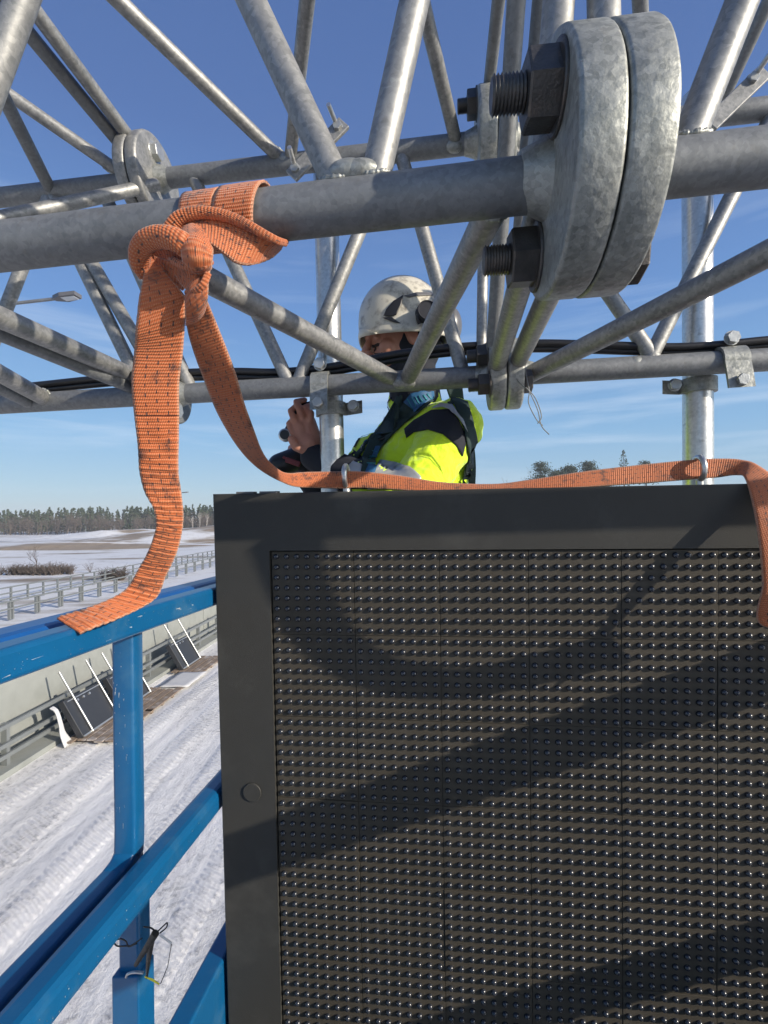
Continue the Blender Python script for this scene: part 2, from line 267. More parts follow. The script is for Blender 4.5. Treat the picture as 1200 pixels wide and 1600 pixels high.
# ------------------------------------------------------------------ mesh builder
class MB:
    def __init__(s): s.v = []; s.f = []; s.sm = []; s.uv = {}
    def add(s, vs, fs, smooth=True):
        o = len(s.v); s.v += [Vector(v) for v in vs]
        for f in fs: s.f.append([o+i for i in f]); s.sm.append(smooth)
        return o
    def tube(s, pts, rad, seg=16, cap=True):
        pts = [Vector(p) for p in pts]; n = len(pts)
        rad = rad if isinstance(rad, (list, tuple)) else [rad]*n
        t0 = (pts[1]-pts[0]).normalized(); u = t0.orthogonal().normalized(); rings = []
        for i, p in enumerate(pts):
            t = (pts[min(i+1, n-1)]-pts[max(i-1, 0)]).normalized()
            u = (u - t*u.dot(t)).normalized(); w = t.cross(u)
            rings.append([p + (u*math.cos(2*math.pi*k/seg)+w*math.sin(2*math.pi*k/seg))*rad[i] for k in range(seg)])
        vs = [q for r in rings for q in r]; fs = []
        for i in range(n-1):
            for k in range(seg):
                a = i*seg+k; b = i*seg+(k+1) % seg; fs.append([a, b, b+seg, a+seg])
        s.add(vs, fs, True)
        if cap:
            s.add(rings[0], [list(range(seg))[::-1]], False); s.add(rings[-1], [list(range(seg))], False)
        return s
    def prism(s, c, axis, h, r, n, up=None, bev=0.0):    # n-gon prism from c along axis; bevelled rims
        a = Vector(axis).normalized(); u = (up - a*up.dot(a)).normalized() if up is not None else a.orthogonal().normalized(); w = a.cross(u)
        prof = [(0, r-bev), (bev, r), (h-bev, r), (h, r-bev)] if bev else [(0, r), (h, r)]
        rings = [[c + a*z + (u*math.cos(2*math.pi*k/n)+w*math.sin(2*math.pi*k/n))*q for k in range(n)] for z, q in prof]
        sm = n > 12
        for i in range(len(rings)-1):
            vs = rings[i]+rings[i+1]
            s.add(vs, [[k, (k+1) % n, n+(k+1) % n, n+k] for k in range(n)], sm)
        s.add(rings[0], [list(range(n))[::-1]], False); s.add(rings[-1], [list(range(n))], False)
        return s
    def box(s, c, ex, ey, ez, hx, hy, hz, bev=0.0):
        bm = bmesh.new(); bmesh.ops.create_cube(bm, size=2.0)
        for v in bm.verts: v.co = Vector((v.co.x*hx, v.co.y*hy, v.co.z*hz))
        if bev: bmesh.ops.bevel(bm, geom=list(bm.edges), offset=bev, segments=3, affect='EDGES', profile=0.5)
        bm.verts.index_update(); ex, ey, ez = Vector(ex), Vector(ey), Vector(ez)
        s.add([c + ex*v.co.x + ey*v.co.y + ez*v.co.z for v in bm.verts], [[v.index for v in f.verts] for f in bm.faces], False); bm.free()
        return s
    def abox(s, x0, x1, y0, y1, z0, z1, bev=0.0):
        return s.box(Vector(((x0+x1)/2, (y0+y1)/2, (z0+z1)/2)), (1, 0, 0), (0, 1, 0), (0, 0, 1), abs(x1-x0)/2, abs(y1-y0)/2, abs(z1-z0)/2, bev)
    def ellips(s, c, rx, ry, rz, M=None, seg=24, rings=16):
        vs = []; fs = []; M = M or Matrix.Identity(3); c = Vector(c)
        for i in range(rings+1):
            th = math.pi*i/rings
            for k in range(seg):
                ph = 2*math.pi*k/seg
                vs.append(c + M @ Vector((rx*math.sin(th)*math.cos(ph), ry*math.sin(th)*math.sin(ph), rz*math.cos(th))))
        for i in range(rings):
            for k in range(seg):
                a = i*seg+k; b = i*seg+(k+1) % seg; fs.append([a, a+seg, b+seg, b])
        s.add(vs, fs, True); return s
    def torus(s, c, axis, R, r, a0=0, a1=2*math.pi, n=32, seg=10, up=None, sc=1.0):
        a = Vector(axis).normalized(); u = (up-a*up.dot(a)).normalized() if up is not None else a.orthogonal().normalized(); w = a.cross(u)
        full = abs(a1-a0-2*math.pi) < 1e-6
        pts = [c + u*math.cos(a0+(a1-a0)*i/n)*R + w*math.sin(a0+(a1-a0)*i/n)*R*sc for i in range(n+1)]
        s.tube(pts, r, seg, cap=not full); return s
    def build(s, name, mat, parent=None, smooth=None):
        me = bpy.data.meshes.new(name); me.from_pydata([tuple(v) for v in s.v], [], s.f); me.update()
        me.polygons.foreach_set('use_smooth', s.sm)
        if s.uv:
            ul = me.uv_layers.new(name='UVMap')
            for li, l in enumerate(me.loops): ul.data[li].uv = s.uv.get(l.vertex_index, (0, 0))
        mats = mat if isinstance(mat, (list, tuple)) else [mat]
        for mm in mats: me.materials.append(MT[mm] if isinstance(mm, str) else mm)
        return link(name, me, parent)
def link(name, me, parent=None):
    o = bpy.data.objects.new(name, me); COL.objects.link(o)
    if parent is not None: setpar(o, parent)
    else:                                                     # origin to the foot of the thing
        xs = [v.co for v in me.vertices]
        c = Vector(((min(v.x for v in xs)+max(v.x for v in xs))/2, (min(v.y for v in xs)+max(v.y for v in xs))/2, min(v.z for v in xs)))
        me.transform(Matrix.Translation(-c)); o.location = c
    return o
WLOC = {}
def wloc(o): return WLOC.get(o.name, o.location.copy() if o.parent is None else Vector((0, 0, 0)))
def setpar(o, parent):
    o.parent = parent
    base = wloc(parent); o.matrix_parent_inverse = Matrix.Translation(-base)
    WLOC[o.name] = Vector((0, 0, 0))
def tag(o, label, cat, group=None, kind=None):
    if kind == 'structure': o['kind'] = kind
    else:
        o['label'] = label; o['category'] = cat
        if kind: o['kind'] = kind
        if group: o['group'] = group
    return o
def empty(name, loc, label, cat, group=None):
    o = bpy.data.objects.new(name, None); COL.objects.link(o); o.location = loc; o.empty_display_size = 0.05
    WLOC[o.name] = Vector(loc)
    return tag(o, label, cat, group)
def catmull(pts, n):
    pts = [Vector(p) for p in pts]; q = [pts[0]*2-pts[1]]+pts+[pts[-1]*2-pts[-2]]; out = []
    for i in range(1, len(q)-2):
        a, b, c, d = q[i-1], q[i], q[i+1], q[i+2]
        for k in range(n):
            t = k/n; out.append(0.5*((2*b)+(c-a)*t+(2*a-5*b+4*c-d)*t*t+(3*b-a-3*c+d)*t**3))
    out.append(q[-2]); return out
def ribbon(name, st, mat, parent=None, n=10, across=8, bulge=0.0, thick=0.003, wrinkle=0.0, v0=0.0, smooth=True):
    """st: list of (edgeA, edgeB) 3D points"""
    A = catmull([a for a, b in st], n); B = catmull([b for a, b in st], n)
    mb = MB(); vs = []; L = v0; prev = None
    for i, (a, b) in enumerate(zip(A, B)):
        c = (a+b)/2
        if prev is not None: L += (c-prev).length
        prev = c
        t = ((A[min(i+1, len(A)-1)]+B[min(i+1, len(A)-1)])-(A[max(i-1, 0)]+B[max(i-1, 0)])).normalized()
        nn = (b-a).cross(t).normalized()
        for k in range(across+1):
            u = k/across
            off = bulge*(1-(2*u-1)**2)
            if wrinkle: off += wrinkle*(noise.noise(Vector((u*2.5, L*55, 3.1)))+0.6*math.sin(L*2*math.pi/0.0095+1.5*noise.noise(Vector((u*3, L*40, 0)))))
            vs.append(a.lerp(b, u)+nn*off); mb.uv[i*(across+1)+k] = (u, L)
    W = across+1
    fs = [[i*W+k, i*W+k+1, (i+1)*W+k+1, (i+1)*W+k] for i in range(len(A)-1) for k in range(across)]
    mb.add(vs, fs, smooth); o = mb.build(name, mat, parent)
    if thick:
        md = o.modifiers.new('thickness', 'SOLIDIFY'); md.thickness = thick; md.offset = 0.0
    return o
UPW = Vector((0, 0, 1))

# ------------------------------------------------------------------ ground, fields, hill
ROAD_D = Vector((40/780, 1, 0)).normalized()
def lat(off, Y, z=0.0): return Vector((40/780*Y+off, Y, z))
def ground():
    mb = MB(); xs = []; nx, ny = 110, 130
    X = [-30+40*i/60 for i in range(61)]
    # fine inner road sheet
    vs = []; NX, NY = 150, 320
    for j in range(NY+1):
        Y = -6+56*(j/NY)**1.25
        for i in range(NX+1):
            off = -8.7+16.7*i/NX
            p = lat(off, Y)
            track = 0.012*math.sin(off*5.3+0.8*math.sin(Y*0.25))*abs(math.sin(off*1.7+1))
            z = track + 0.028*noise.noise(Vector((off*2.2, Y*0.45, 0))) + 0.02*noise.noise(Vector((off*9, Y*3.0, 2)))
            e = max(0.0, 1-abs(i-NX/2)/(NX/2)); z *= min(1, e*12); p.z = z+0.03; vs.append(p)
    mb.add(vs, [[j*(NX+1)+i, j*(NX+1)+i+1, (j+1)*(NX+1)+i+1, (j+1)*(NX+1)+i] for j in range(NY) for i in range(NX)], True)
    tag(mb.build('snowy_road', 'snowroad'), '', '', kind='structure')
    mb = MB(); vs = []; xs = []; v = -1500.0
    xs = [-1600, -900, -500, -350]+[-260+6*i for i in range(86)]+[350, 500, 900, 1600]
    ys = [-300, -100, -30]+[-10+6*i for i in range(60)]+[370, 450, 600, 900, 1500, 2500]
    for Y in ys:
        for x in xs:
            z = -0.08
            if Y > 60: z += 0.9*noise.noise(Vector((x*0.02, Y*0.02, 0)))*min(1, (Y-60)/60)
            vs.append(Vector((x, Y, z)))
    n = len(xs)
    mb.add(vs, [[j*n+i, j*n+i+1, (j+1)*n+i+1, (j+1)*n+i] for j in range(len(ys)-1) for i in range(n-1)], True)
    tag(mb.build('snowy_ground', 'snowfield'), '', '', kind='structure')
ground()
def mound(name, cx, cy, rx, ry, h, mat, rot=0.0, seed=0, base=-0.3, nn=60):
    mb = MB(); vs = []
    for j in range(nn+1):
        for i in range(nn+1):
            a, b = -1+2*i/nn, -1+2*j/nn
            r = math.sqrt(a*a+b*b); e = max(0, 1-r)
            e = e*e*(3-2*e)
            z = base + h*e*(1+0.35*noise.noise(Vector((a*3+seed, b*3, seed))))+ (0.05*h*noise.noise(Vector((a*14+seed, b*14, 1))) if e > 0 else 0)
            x, y = a*rx, b*ry
            vs.append(Vector((cx+x*math.cos(rot)-y*math.sin(rot), cy+x*math.sin(rot)+y*math.cos(rot), z)))
    mb.add(vs, [[j*(nn+1)+i, j*(nn+1)+i+1, (j+1)*(nn+1)+i+1, (j+1)*(nn+1)+i] for j in range(nn) for i in range(nn)], True)
    return tag(mb.build(name, mat), '', '', kind='structure')
mound('low_hill', -38, 126, 52, 20, 4.2, 'brownfield', 0.06, 1)
mound('low_hill', -62, 100, 40, 8, 1.3, 'brownfield', 0.05, 12)
mound('low_hill', -28, 168, 46, 18, 4.6, 'snowfield', 0.04, 4)
mound('low_hill', -82, 160, 40, 14, 2.6, 'snowfield', 0.0, 9)
mound('hill', 62, 165, 75, 55, 12.0, 'snowfield', 0.0, 3)

# ------------------------------------------------------------------ trees
def leafcard(mb, p, s, rnd, sm=False):
    d = Vector((rnd.gauss(0, 1), rnd.gauss(0, 1), rnd.gauss(0, .6))).normalized(); e = d.orthogonal().normalized()
    e.rotate(Matrix.Rotation(rnd.uniform(0, 6.28), 3, d)); f = d.cross(e)
    mb.add([p-e*s, p+f*s*0.5, p+e*s, p-f*s*0.5], [[0, 1, 2, 3]], sm)
def conifer(tr, cr, base, h, rnd, w=0.2, leaf=0.35, n=170, start=0.25):
    tr.tube([base, base+Vector((rnd.uniform(-.1, .1), 0, h*0.5)), base+Vector((0, 0, h*0.97))], [h*0.016, h*0.011, h*0.003], 5, False)
    for k in range(n):
        t = start+(1-start)*rnd.random()**0.9
        r = h*w*(1-t)**0.75*(0.45+0.55*rnd.random())*(1 if rnd.random() < .85 else 1.25)
        a = rnd.uniform(0, 6.283)
        p = base+Vector((math.cos(a)*r, math.sin(a)*r, h*t-r*0.25)); leafcard(cr, p, leaf*rnd.uniform(.6, 1.2), rnd)
def pine(tr, cr, base, h, rnd, clumps=9, leaf=0.3):
    lean = Vector((rnd.uniform(-.06, .06)*h, 0, 0))
    tr.tube([base, base+lean*0.4+Vector((0, 0, h*0.5)), base+lean+Vector((0, 0, h*0.95))], [h*0.02, h*0.014, h*0.005], 6, False)
    for c in range(int(clumps*2.4)):
        t = rnd.uniform(0.50, 0.97); a = rnd.uniform(0, 6.283); r = h*0.42*(1.1-t)*rnd.uniform(.2, 1.3)
        cc = base+lean*t+Vector((math.cos(a)*r, math.sin(a)*r, h*t)); tr.tube([base+lean*t*0.9+Vector((0, 0, h*t*0.93)), cc], [h*0.006, h*0.003], 4, False)
        rr = h*rnd.uniform(0.07, 0.12)
        for k in range(130):
            p = cc+Vector((rnd.gauss(0, rr*0.75), rnd.gauss(0, rr*0.75), rnd.gauss(0, rr*0.38))); leafcard(cr, p, leaf*rnd.uniform(.5, 1.1), rnd)
def bare(tr, base, h, rnd, depth=4, r0=None, spread=0.5, kids=3):
    def br(p, d, L, r, k):
        q = p+d*L; m = p+d*L*0.5+Vector((rnd.gauss(0, L*.04), rnd.gauss(0, L*.04), 0))
        tr.tube([p, m, q], [r, r*0.8, r*0.6], 4, False)
        if k == 0: return
        for i in range(kids):
            nd = (d+Vector((rnd.gauss(0, spread), rnd.gauss(0, spread), rnd.uniform(0.0, 0.35)))).normalized()
            br(p.lerp(q, rnd.uniform(.45, 1.0)), nd, L*rnd.uniform(.5, .78), r*0.55, k-1)
    br(base, Vector((rnd.gauss(0, .05), 0, 1)).normalized(), h*0.42, r0 or h*0.012, depth)
rnd = random.Random(3)
def gz(px, D): return (px-600)/F_PX*D
# forest as one mass
fc, ft, fb = MB(), MB(), MB()
def conif_far(base, h, rnd):
    conifer(ft, fc, base, h, rnd, 0.21, 0.68, 80, 0.15)
for k in range(640):
    px = rnd.uniform(-330, 620); D = rnd.uniform(205, 250)
    h = rnd.uniform(8.5, 12.0)*(0.72+0.28*min(1, (px+330)/480))
    conif_far(Vector((gz(px, D), D, -0.4)), h, rnd)
for k in range(340):
    px = rnd.uniform(-330, 600); D = rnd.uniform(196, 212)
    h = rnd.uniform(5.5, 9.5)*(0.8+0.2*min(1, (px+330)/480))
    bare(fb, Vector((gz(px, D), D, -0.3)), h, rnd, 3, h*0.015, 0.42, 4)
    b0_ = Vector((gz(px, D), D, -0.3))
    for q in range(70): leafcard(fb, b0_+Vector((rnd.gauss(0, h*.17), rnd.gauss(0, h*.12), h*rnd.uniform(.12, .98))), rnd.uniform(.10, .30), rnd)
fo = MB(); nv = 0
fo.v = fc.v+ft.v+fb.v; nv1 = len(fc.v); nv2 = nv1+len(ft.v)
fo.f = fc.f+[[i+nv1 for i in f] for f in ft.f]+[[i+nv2 for i in f] for f in fb.f]; fo.sm = [False]*len(fo.f)
foo = fo.build('forest', ['pine', 'bark', 'twig'])
mi = [0]*len(fc.f)+[1]*len(ft.f)+[2]*len(fb.f); foo.data.polygons.foreach_set('material_index', mi)
tag(foo, 'dark winter wood of conifers and bare trees along the horizon', 'forest', kind='stuff')
def tree(name, kind, px, D, z, h, label, cat='tree', group=None, seed=0, mat='bark', **kw):
    r = random.Random(seed*7+px); b = Vector((gz(px, D), D, z)); tr, cr = MB(), MB()
    o = empty(name, b, label, cat, group)
    if kind == 'pine': pine(tr, cr, b, h, r, **kw)
    elif kind == 'spruce': conifer(tr, cr, b, h, r, 0.24, 0.3, 420, 0.12)
    else: bare(tr, b, h, r, **kw)
    tr.build('trunk', mat, o)
    if cr.v: cr.build('crown', 'pine', o)
    return o
g = 'pines on the far hill'
tree('pine_tree', 'pine', 846, 150, 8.5, 12.5, 'narrow dark pine, leftmost of the full pines on the far hill', group=g, seed=1, clumps=7)
tree('pine_tree', 'pine', 872, 150, 8.5, 11.0, 'low rounded dark pine beside the narrow one on the far hill', group=g, seed=2, clumps=10)
tree('pine_tree', 'pine', 892, 150, 8.5, 11.3, 'wide dark pine in the middle of the group on the far hill', group=g, seed=3, clumps=11)
tree('pine_tree', 'pine', 922, 150, 8.5, 12.2, 'broad dark pine closest to the tall spruce on the far hill', group=g, seed=4, clumps=12)
tree('pine_tree', 'pine', 952, 150, 8.5, 8.8, 'small pine just peeping over the sling, between broad pine and spruce', group=g, seed=5, clumps=6)
tree('spruce_tree', 'spruce', 976, 150, 8.5, 15.8, 'tall dark spruce standing highest above the orange sling', seed=6)
tree('pine_tree', 'pine', 1011, 150, 8.5, 12.2, 'tiny dark treetop right of the tall spruce', group=g, seed=7, clumps=4)
tree('bare_tree', 'bare', 828, 150, 8.5, 12.6, 'thin leafless tree left of the pines on the far hill', seed=8, mat='twig', depth=4, r0=0.10)
tree('bare_tree', 'bare', 800, 150, 8.5, 8.5, 'short leafless bush-like tree at the left end of the far hill', seed=9, mat='twig', depth=4, r0=0.07)
for i, (px, h) in enumerate(((285, 8.5), (301, 7.5), (311, 8.8), (323, 8.0))):
    tree('birch_tree', 'bare', px, 188, -0.2, h, ['pale birch nearest the orange strap in front of the wood', 'second pale birch from the strap in front of the wood', 'third pale birch from the strap in front of the wood', 'pale birch nearest the black display in front of the wood'][i], group='birches before the wood', seed=20+i, mat='birch', depth=4, r0=0.11, spread=0.28)
# shrubs in the field
def shrub(px, D, w, h, n, label, seed, group=None):
    r = random.Random(seed); mb = MB(); c = gz(px, D)
    for k in range(n):
        b = Vector((c+r.gauss(0, w*0.4), D+r.gauss(0, w*0.12), -0.1)); hh = h*r.uniform(.5, 1.0)
        for j in range(7):
            d = Vector((r.gauss(0, .55), r.gauss(0, .4), 1)).normalized(); q = b+d*hh*r.uniform(.6, 1)
            mb.tube([b, b.lerp(q, .5)+Vector((r.gauss(0, .05), 0, 0)), q], [0.022, 0.016, 0.008], 3, False)
            for m in range(4):
                s = b.lerp(q, r.uniform(.4, 1)); mb.tube([s, s+Vector((r.gauss(0, .25), r.gauss(0, .2), r.uniform(.05, .35)))], [0.012, 0.006], 3, False)
    tag(mb.build('shrub', 'twig'), label, 'shrub', group)
shrub(58, 52, 4.4, 1.3, 130, 'wide low brown shrub thicket in the snowy field at left', 1)
tree('bare_tree', 'bare', 56, 53, 0, 3.6, 'small leafless tree rising out of the brown shrub thicket', seed=30, mat='twig', depth=4, r0=0.05)
shrub(170, 46, 1.1, 1.5, 22, 'small round brown bush left of the hanging strap', 2)
shrub(188, 46, 0.5, 1.6, 7, 'thin brown bush between round bush and hanging strap', 3)
# ------------------------------------------------------------------ barrier wall, guardrail, field railings
def wall():
    o = empty('barrier_wall', lat(-9.5, 12, 0), 'pale grey concrete barrier wall behind the leaning black displays', 'wall')
    mb = MB(); Y = -2.0; L = 6.2; k = 0
    ex = ROAD_D; ey = Vector((-ex.y, ex.x, 0))
    while Y < 120:
        c = lat(-9.55, Y+L/2, 1.12)
        mb.box(c, ex, ey, UPW, L/2-0.02, 0.09, 1.18, 0.01); Y += L; k += 1
    mb.build('wall_panels', 'concrete', o)
    mb = MB(); Y = -2.0
    mb.box(lat(-9.66, 58, 1.1), ex, ey, UPW, 62, 0.03, 1.1)
    mb.build('joint_strip', 'groove', o)
    mb = MB(); mb.box(lat(-9.55, 58, 2.345), ex, ey, UPW, 61, 0.14, 0.04, 0.01); mb.build('coping', 'concrete', o)
    mb = MB(); mb.box(lat(-9.05, 58, 0.06), ex, ey, UPW, 61, 0.39, 0.1, 0.01)
    tag(mb.build('kerb', 'concrete'), '', '', kind='structure')
wall()
def railing(name, off, h, rails, step, y0, y1, label, mat='railgrey', w=0.05, cat='railing', post=0.05, z0=0.0, double=False):
    ex = ROAD_D; ey = Vector((-ex.y, ex.x, 0)); o = empty(name, lat(off, y0, z0), label, cat)
    Y = y0
    mbs = []
    while Y < y1:
        mb = MB(); mb.box(lat(off, Y, z0+h/2-0.02), ex, ey, UPW, post/2, post/2+0.02, h/2, 0); mbs.append(mb)
        if double:
            mb.box(lat(off, Y+0.22, z0+h/2-0.02), ex, ey, UPW, post/2, post/2+0.02, h/2, 0)
        Y += step
    for mb in mbs[:100]: mb.build('post', mat, o)
    for z in rails:
        mb = MB(); mb.box(lat(off+post/2+w/2+0.02, (y0+y1)/2, z0+z), ex, ey, UPW, (y1-y0)/2, w/2, 0.045, 0.008); mb.build('rail', mat, o)
    return o
railing('guardrail', -8.95, 0.95, (0.90, 0.50, 0.26), 2.0, 3, 90, 'grey steel road guardrail running in front of the concrete wall', w=0.07, post=0.1, z0=0.14, cat='guardrail')
railing('steel_railing', -22.5, 1.05, (1.02, 0.62), 2.0, 20, 150, 'nearer grey steel railing across the snowy field', post=0.10, w=0.08, double=True)
railing('steel_railing', -27.2, 1.05, (1.05, 0.66, 0.3), 1.5, 22, 150, 'farther grey steel railing across the snowy field', post=0.09, w=0.07)
# leaning displays, poles, pallets
def leaning(Yd, seed, labels):
    ex = ROAD_D; r = random.Random(seed); tilt = math.atan2(0.50, 0.88)
    up = Vector((-math.sin(tilt), 0, math.cos(tilt))); nrm = ex.cross(up).normalized()
    if nrm.x < 0: nrm = -nrm
    b0 = lat(-8.08, Yd, 0.17)
    o = empty('display_panel', b0, labels[0], 'display', 'black displays leaning on the guardrail')
    W, Hh, T = 1.45, 1.02, 0.16
    c = b0+ex*W/2+up*Hh/2-nrm*T/2
    mb = MB(); mb.box(c, ex, up, nrm, W/2, Hh/2, T/2, 0.012); mb.build('housing', 'blackpan', o)
    mb = MB(); mb.box(b0+ex*W/2+up*0.02+nrm*0.012, ex, up, nrm, W/2-0.02, 0.02, 0.012)
    mb.box(b0+ex*W/2+up*(Hh-0.06)+nrm*0.012, ex, up, nrm, W/2-0.1, 0.012, 0.01); mb.build('trim', 'alu', o)
    for t in (0.28, 0.44, 0.6):
        mb = MB(); mb.prism(b0+ex*W*t+up*(Hh-0.14), nrm, 0.04, 0.032, 12); mb.build('cable_gland', 'alu', o)
    for t in (0.22, 0.94):
        mb = MB(); a = b0+ex*W*t+nrm*0.035+up*0.0; mb.tube([a, a+up*1.72], 0.028, 10); mb.build('mounting_tube', 'alu', o)
    p = empty('timber_pallet', b0+ex*W/2+Vector((0.15, 0, -0.17)), labels[1], 'pallet', 'timber under the leaning displays')
    for j in range(5):
        mb = MB(); off = -0.42+0.24*j
        mb.box(b0+ex*(W/2+0.12+r.uniform(-.1, .1))+Vector((off+0.15, 0, -0.045)), ex, Vector((-ex.y, ex.x, 0)), UPW, W/2+0.25, 0.10, 0.018, 0.004); mb.build('board', 'wood', p)
    for j in range(3):
        mb = MB(); mb.box(b0+ex*(0.1+j*0.62)+Vector((0.2, 0, -0.105)), ex, Vector((-ex.y, ex.x, 0)), UPW, 0.05, 0.55, 0.04, 0.004); mb.build('bearer', 'wood', p)
leaning(12.3, 1, ('black display leaning on the guardrail, nearest of the three', 'weathered timber boards under the nearest leaning display'))
leaning(14.05, 2, ('black display mostly hidden behind the blue post', 'weathered timber boards under the half hidden display'))
leaning(17.7, 3, ('black display with two full pale tubes, farthest of the three', 'weathered timber boards under the farthest leaning display'))
mb = MB(); vs = []
for i in range(13):
    for j in range(7):
        p = lat(-8.15+0.95*j/6, 16.05+1.5*i/12, 0.13+0.02*noise.noise(Vector((i*.4, j*.4, 0)))); vs.append(p)
mb.add(vs, [[i*7+j, i*7+j+1, (i+1)*7+j+1, (i+1)*7+j] for i in range(12) for j in range(6)], True)
o = mb.build('plastic_sheet', 'white'); o.modifiers.new('t', 'SOLIDIFY').thickness = 0.03
tag(o, 'flat white snow-dusted sheet lying between the leaning displays', 'sheet')
ribbon('foam_strip', [(lat(-8.45+a, 12.0, z), lat(-8.45+a, 12.12+b*.5, z)) for a, b, z in ((-.25, 0, 1.0), (-.12, -.02, 0.9), (-0.03, 0.0, 0.6), (0.0, .12, 0.35), (0.1, .4, 0.05))], 'white', None, thick=0.03, n=6)
tag(bpy.data.objects['foam_strip'], 'curled white foam strip standing beside the nearest leaning display', 'foam strip')
for i, (Y, z) in enumerate(((10.35, 0.42), (10.35, 0.66), (10.85, 0.66))):
    mb = MB(); mb.box(lat(-9.43, Y, z), ROAD_D, Vector((-ROAD_D.y, ROAD_D.x, 0)), UPW, 0.05, 0.012, 0.07, 0.003)
    tag(mb.build('reflector', 'yellow'), ['lower left yellow reflector on the wall behind the guardrail', 'upper left yellow reflector on the wall behind the guardrail', 'right yellow reflector on the wall behind the guardrail'][i], 'reflector', 'yellow reflectors on the wall')
# street lamps
def street_lamp(base, H, armv, head_l, r, label):
    o = empty('street_lamp', base, label, 'street lamp')
    top = base+Vector((0, 0, H)); mb = MB(); mb.tube([base, top], [r*1.3, r*0.75], 12); mb.build('pole', 'galv', o)
    e = top+armv; mb = MB(); mb.tube([top-Vector((0, 0, .1)), top+armv*0.5+Vector((0, 0, 0.02)), e], r*0.55, 10); mb.build('arm', 'galv', o)
    a = Vector(armv).normalized(); s = a.cross(UPW).normalized(); u = s.cross(a)
    c = e+a*head_l/2; mb = MB()
    vs = [c-a*head_l/2-s*head_l*.10-u*.03, c-a*head_l/2+s*head_l*.10-u*.03, c-a*head_l*.1+s*head_l*.27-u*.035, c+a*head_l/2+s*head_l*.2-u*.02, c+a*head_l/2-s*head_l*.2-u*.02, c-a*head_l*.1-s*head_l*.27-u*.035]
    v2 = [v+u*0.09 for v in vs]; n = 6
    mb.add(vs+v2, [list(range(n))[::-1], [n+i for i in range(n)]]+[[i, (i+1) % n, n+(i+1) % n, n+i] for i in range(n)], False); h = mb.build('lamp_head', 'greyplast', o)
    mb = MB(); mb.box(c+a*head_l*.15-u*0.037, a, s, u, head_l*.27, head_l*.16, 0.006); mb.build('diffuser', 'lampglass', h)
tip = P(85, 467, 12.0); ab = P(-70, 487, 12.3)
street_lamp(Vector((ab.x, ab.y, 0)), ab.z, tip-ab, 0.62, 0.07, 'long armed grey street lamp high behind the truss at left')
b2 = P(274, 771, 60); street_lamp(Vector((b2.x, b2.y, 0)), b2.z, Vector((0.9, -0.1, 0.06)), 0.7, 0.09, 'distant thin street lamp pole half hidden by the hanging strap')

# ------------------------------------------------------------------ gantry truss
truss = empty('gantry_truss', P(600, 598, DL(600)), 'big galvanised steel tube truss of a road gantry filling the upper photo', 'truss')
def line3(a, b, c, ext0=0.0, ext1=0.0):
    p, q = P(a[0], a[1], c(a[0])), P(b[0], b[1], c(b[0])); d = (q-p)
    return p-d.normalized()*ext0, q+d.normalized()*ext1
Fa, Fb = line3((0, 386), (1200, 246), DF, 2.6, 1.6)
La, Lb = line3((0, 632), (1200, 562), DL, 2.2, 1.6)
Ba, Bb = line3((0, 309), (1200, 170), DB, 2.2, 1.6)
G = (Fb-Fa).normalized()
UPG = (UPW-G*UPW.dot(G)).normalized(); EH = UPG.cross(G).normalized()
if EH.y < 0: EH = -EH
rF, rL, rB = 0.0300, 0.0250, 0.0240
Ta, Tb = Fa+Vector((0, 0, 0.62)), Fb+Vector((0, 0, 0.62))
for nm, a, b, r, mt in (('F', Fa, Fb, rF, 'galv_dull'), ('L', La, Lb, rL, 'galv_dull'), ('B', Ba, Bb, rB, 'galv_dull'), ('T', Ta, Tb, 0.03, 'galv_dull')):
    n = 40; mb = MB(); mb.tube([a.lerp(b, i/n) for i in range(n+1)], r, 48); mb.build('chord', mt, truss)
def onT(px, py=-420): return P(px, py, DF(px)+0.03)
def brace(a, b, r, mat='galv', name='brace'):
    mb = MB(); mb.tube([a.lerp(b, i/6) for i in range(7)], r, 28); o = mb.build(name, mat, truss)
    for p, q in ((a, b), (b, a)): bead(p, (q-p).normalized(), r)
    return o
CH = [(Fa, rF), (La, rL), (Ba, rB), (Ta, .03)]
def bead(p, d, r):
    best = min(CH, key=lambda c: ((p-c[0])-G*(p-c[0]).dot(G)).length)
    A, rc = best; pr = (p-A)-G*(p-A).dot(G)
    if pr.length > 0.03: return
    dp = d-G*d.dot(G); a_ = dp.dot(dp)
    if a_ < 0.05: return
    u = d.orthogonal().normalized(); w = d.cross(u); pts = []
    for k in range(36):
        f = 2*math.pi*k/36; o_ = (p-A)+(u*math.cos(f)+w*math.sin(f))*(r+.0005); o_p = o_-G*o_.dot(G)
        b_ = 2*o_p.dot(dp); c_ = o_p.dot(o_p)-(rc+.0006)**2; ds = b_*b_-4*a_*c_
        t = (-b_+math.sqrt(max(ds, 0)))/(2*a_); pts.append(A+o_+d*t)
    pts += [pts[0], pts[1]]; m = []
    for i in range(len(pts)-1):
        for j in range(3): m.append(pts[i].lerp(pts[i+1], j/3))
    rad = [r*0.19*(1+0.10*math.sin(i*1.9)+0.5*noise.noise(p*40+Vector((i*.37, 0, 0)))) for i in range(len(m))]
    MB().tube(m, rad, 8, False).build('weld_bead', 'galv_rough', truss)
def weld(p, d, rc, r):
    pass
def ux(a, b, y):           # x on the image line a-b at height y
    return a[0]+(b[0]-a[0])*(y-a[1])/(b[1]-a[1])
def fT(a, b, r, mat='galv'):         # front plane: F chord (b) up to T through image point a
    x = ux(b, a, -420); p = P(b[0], b[1], DF(b[0])); q = P(x, -420, DF(x)); brace(p, q, r, mat)
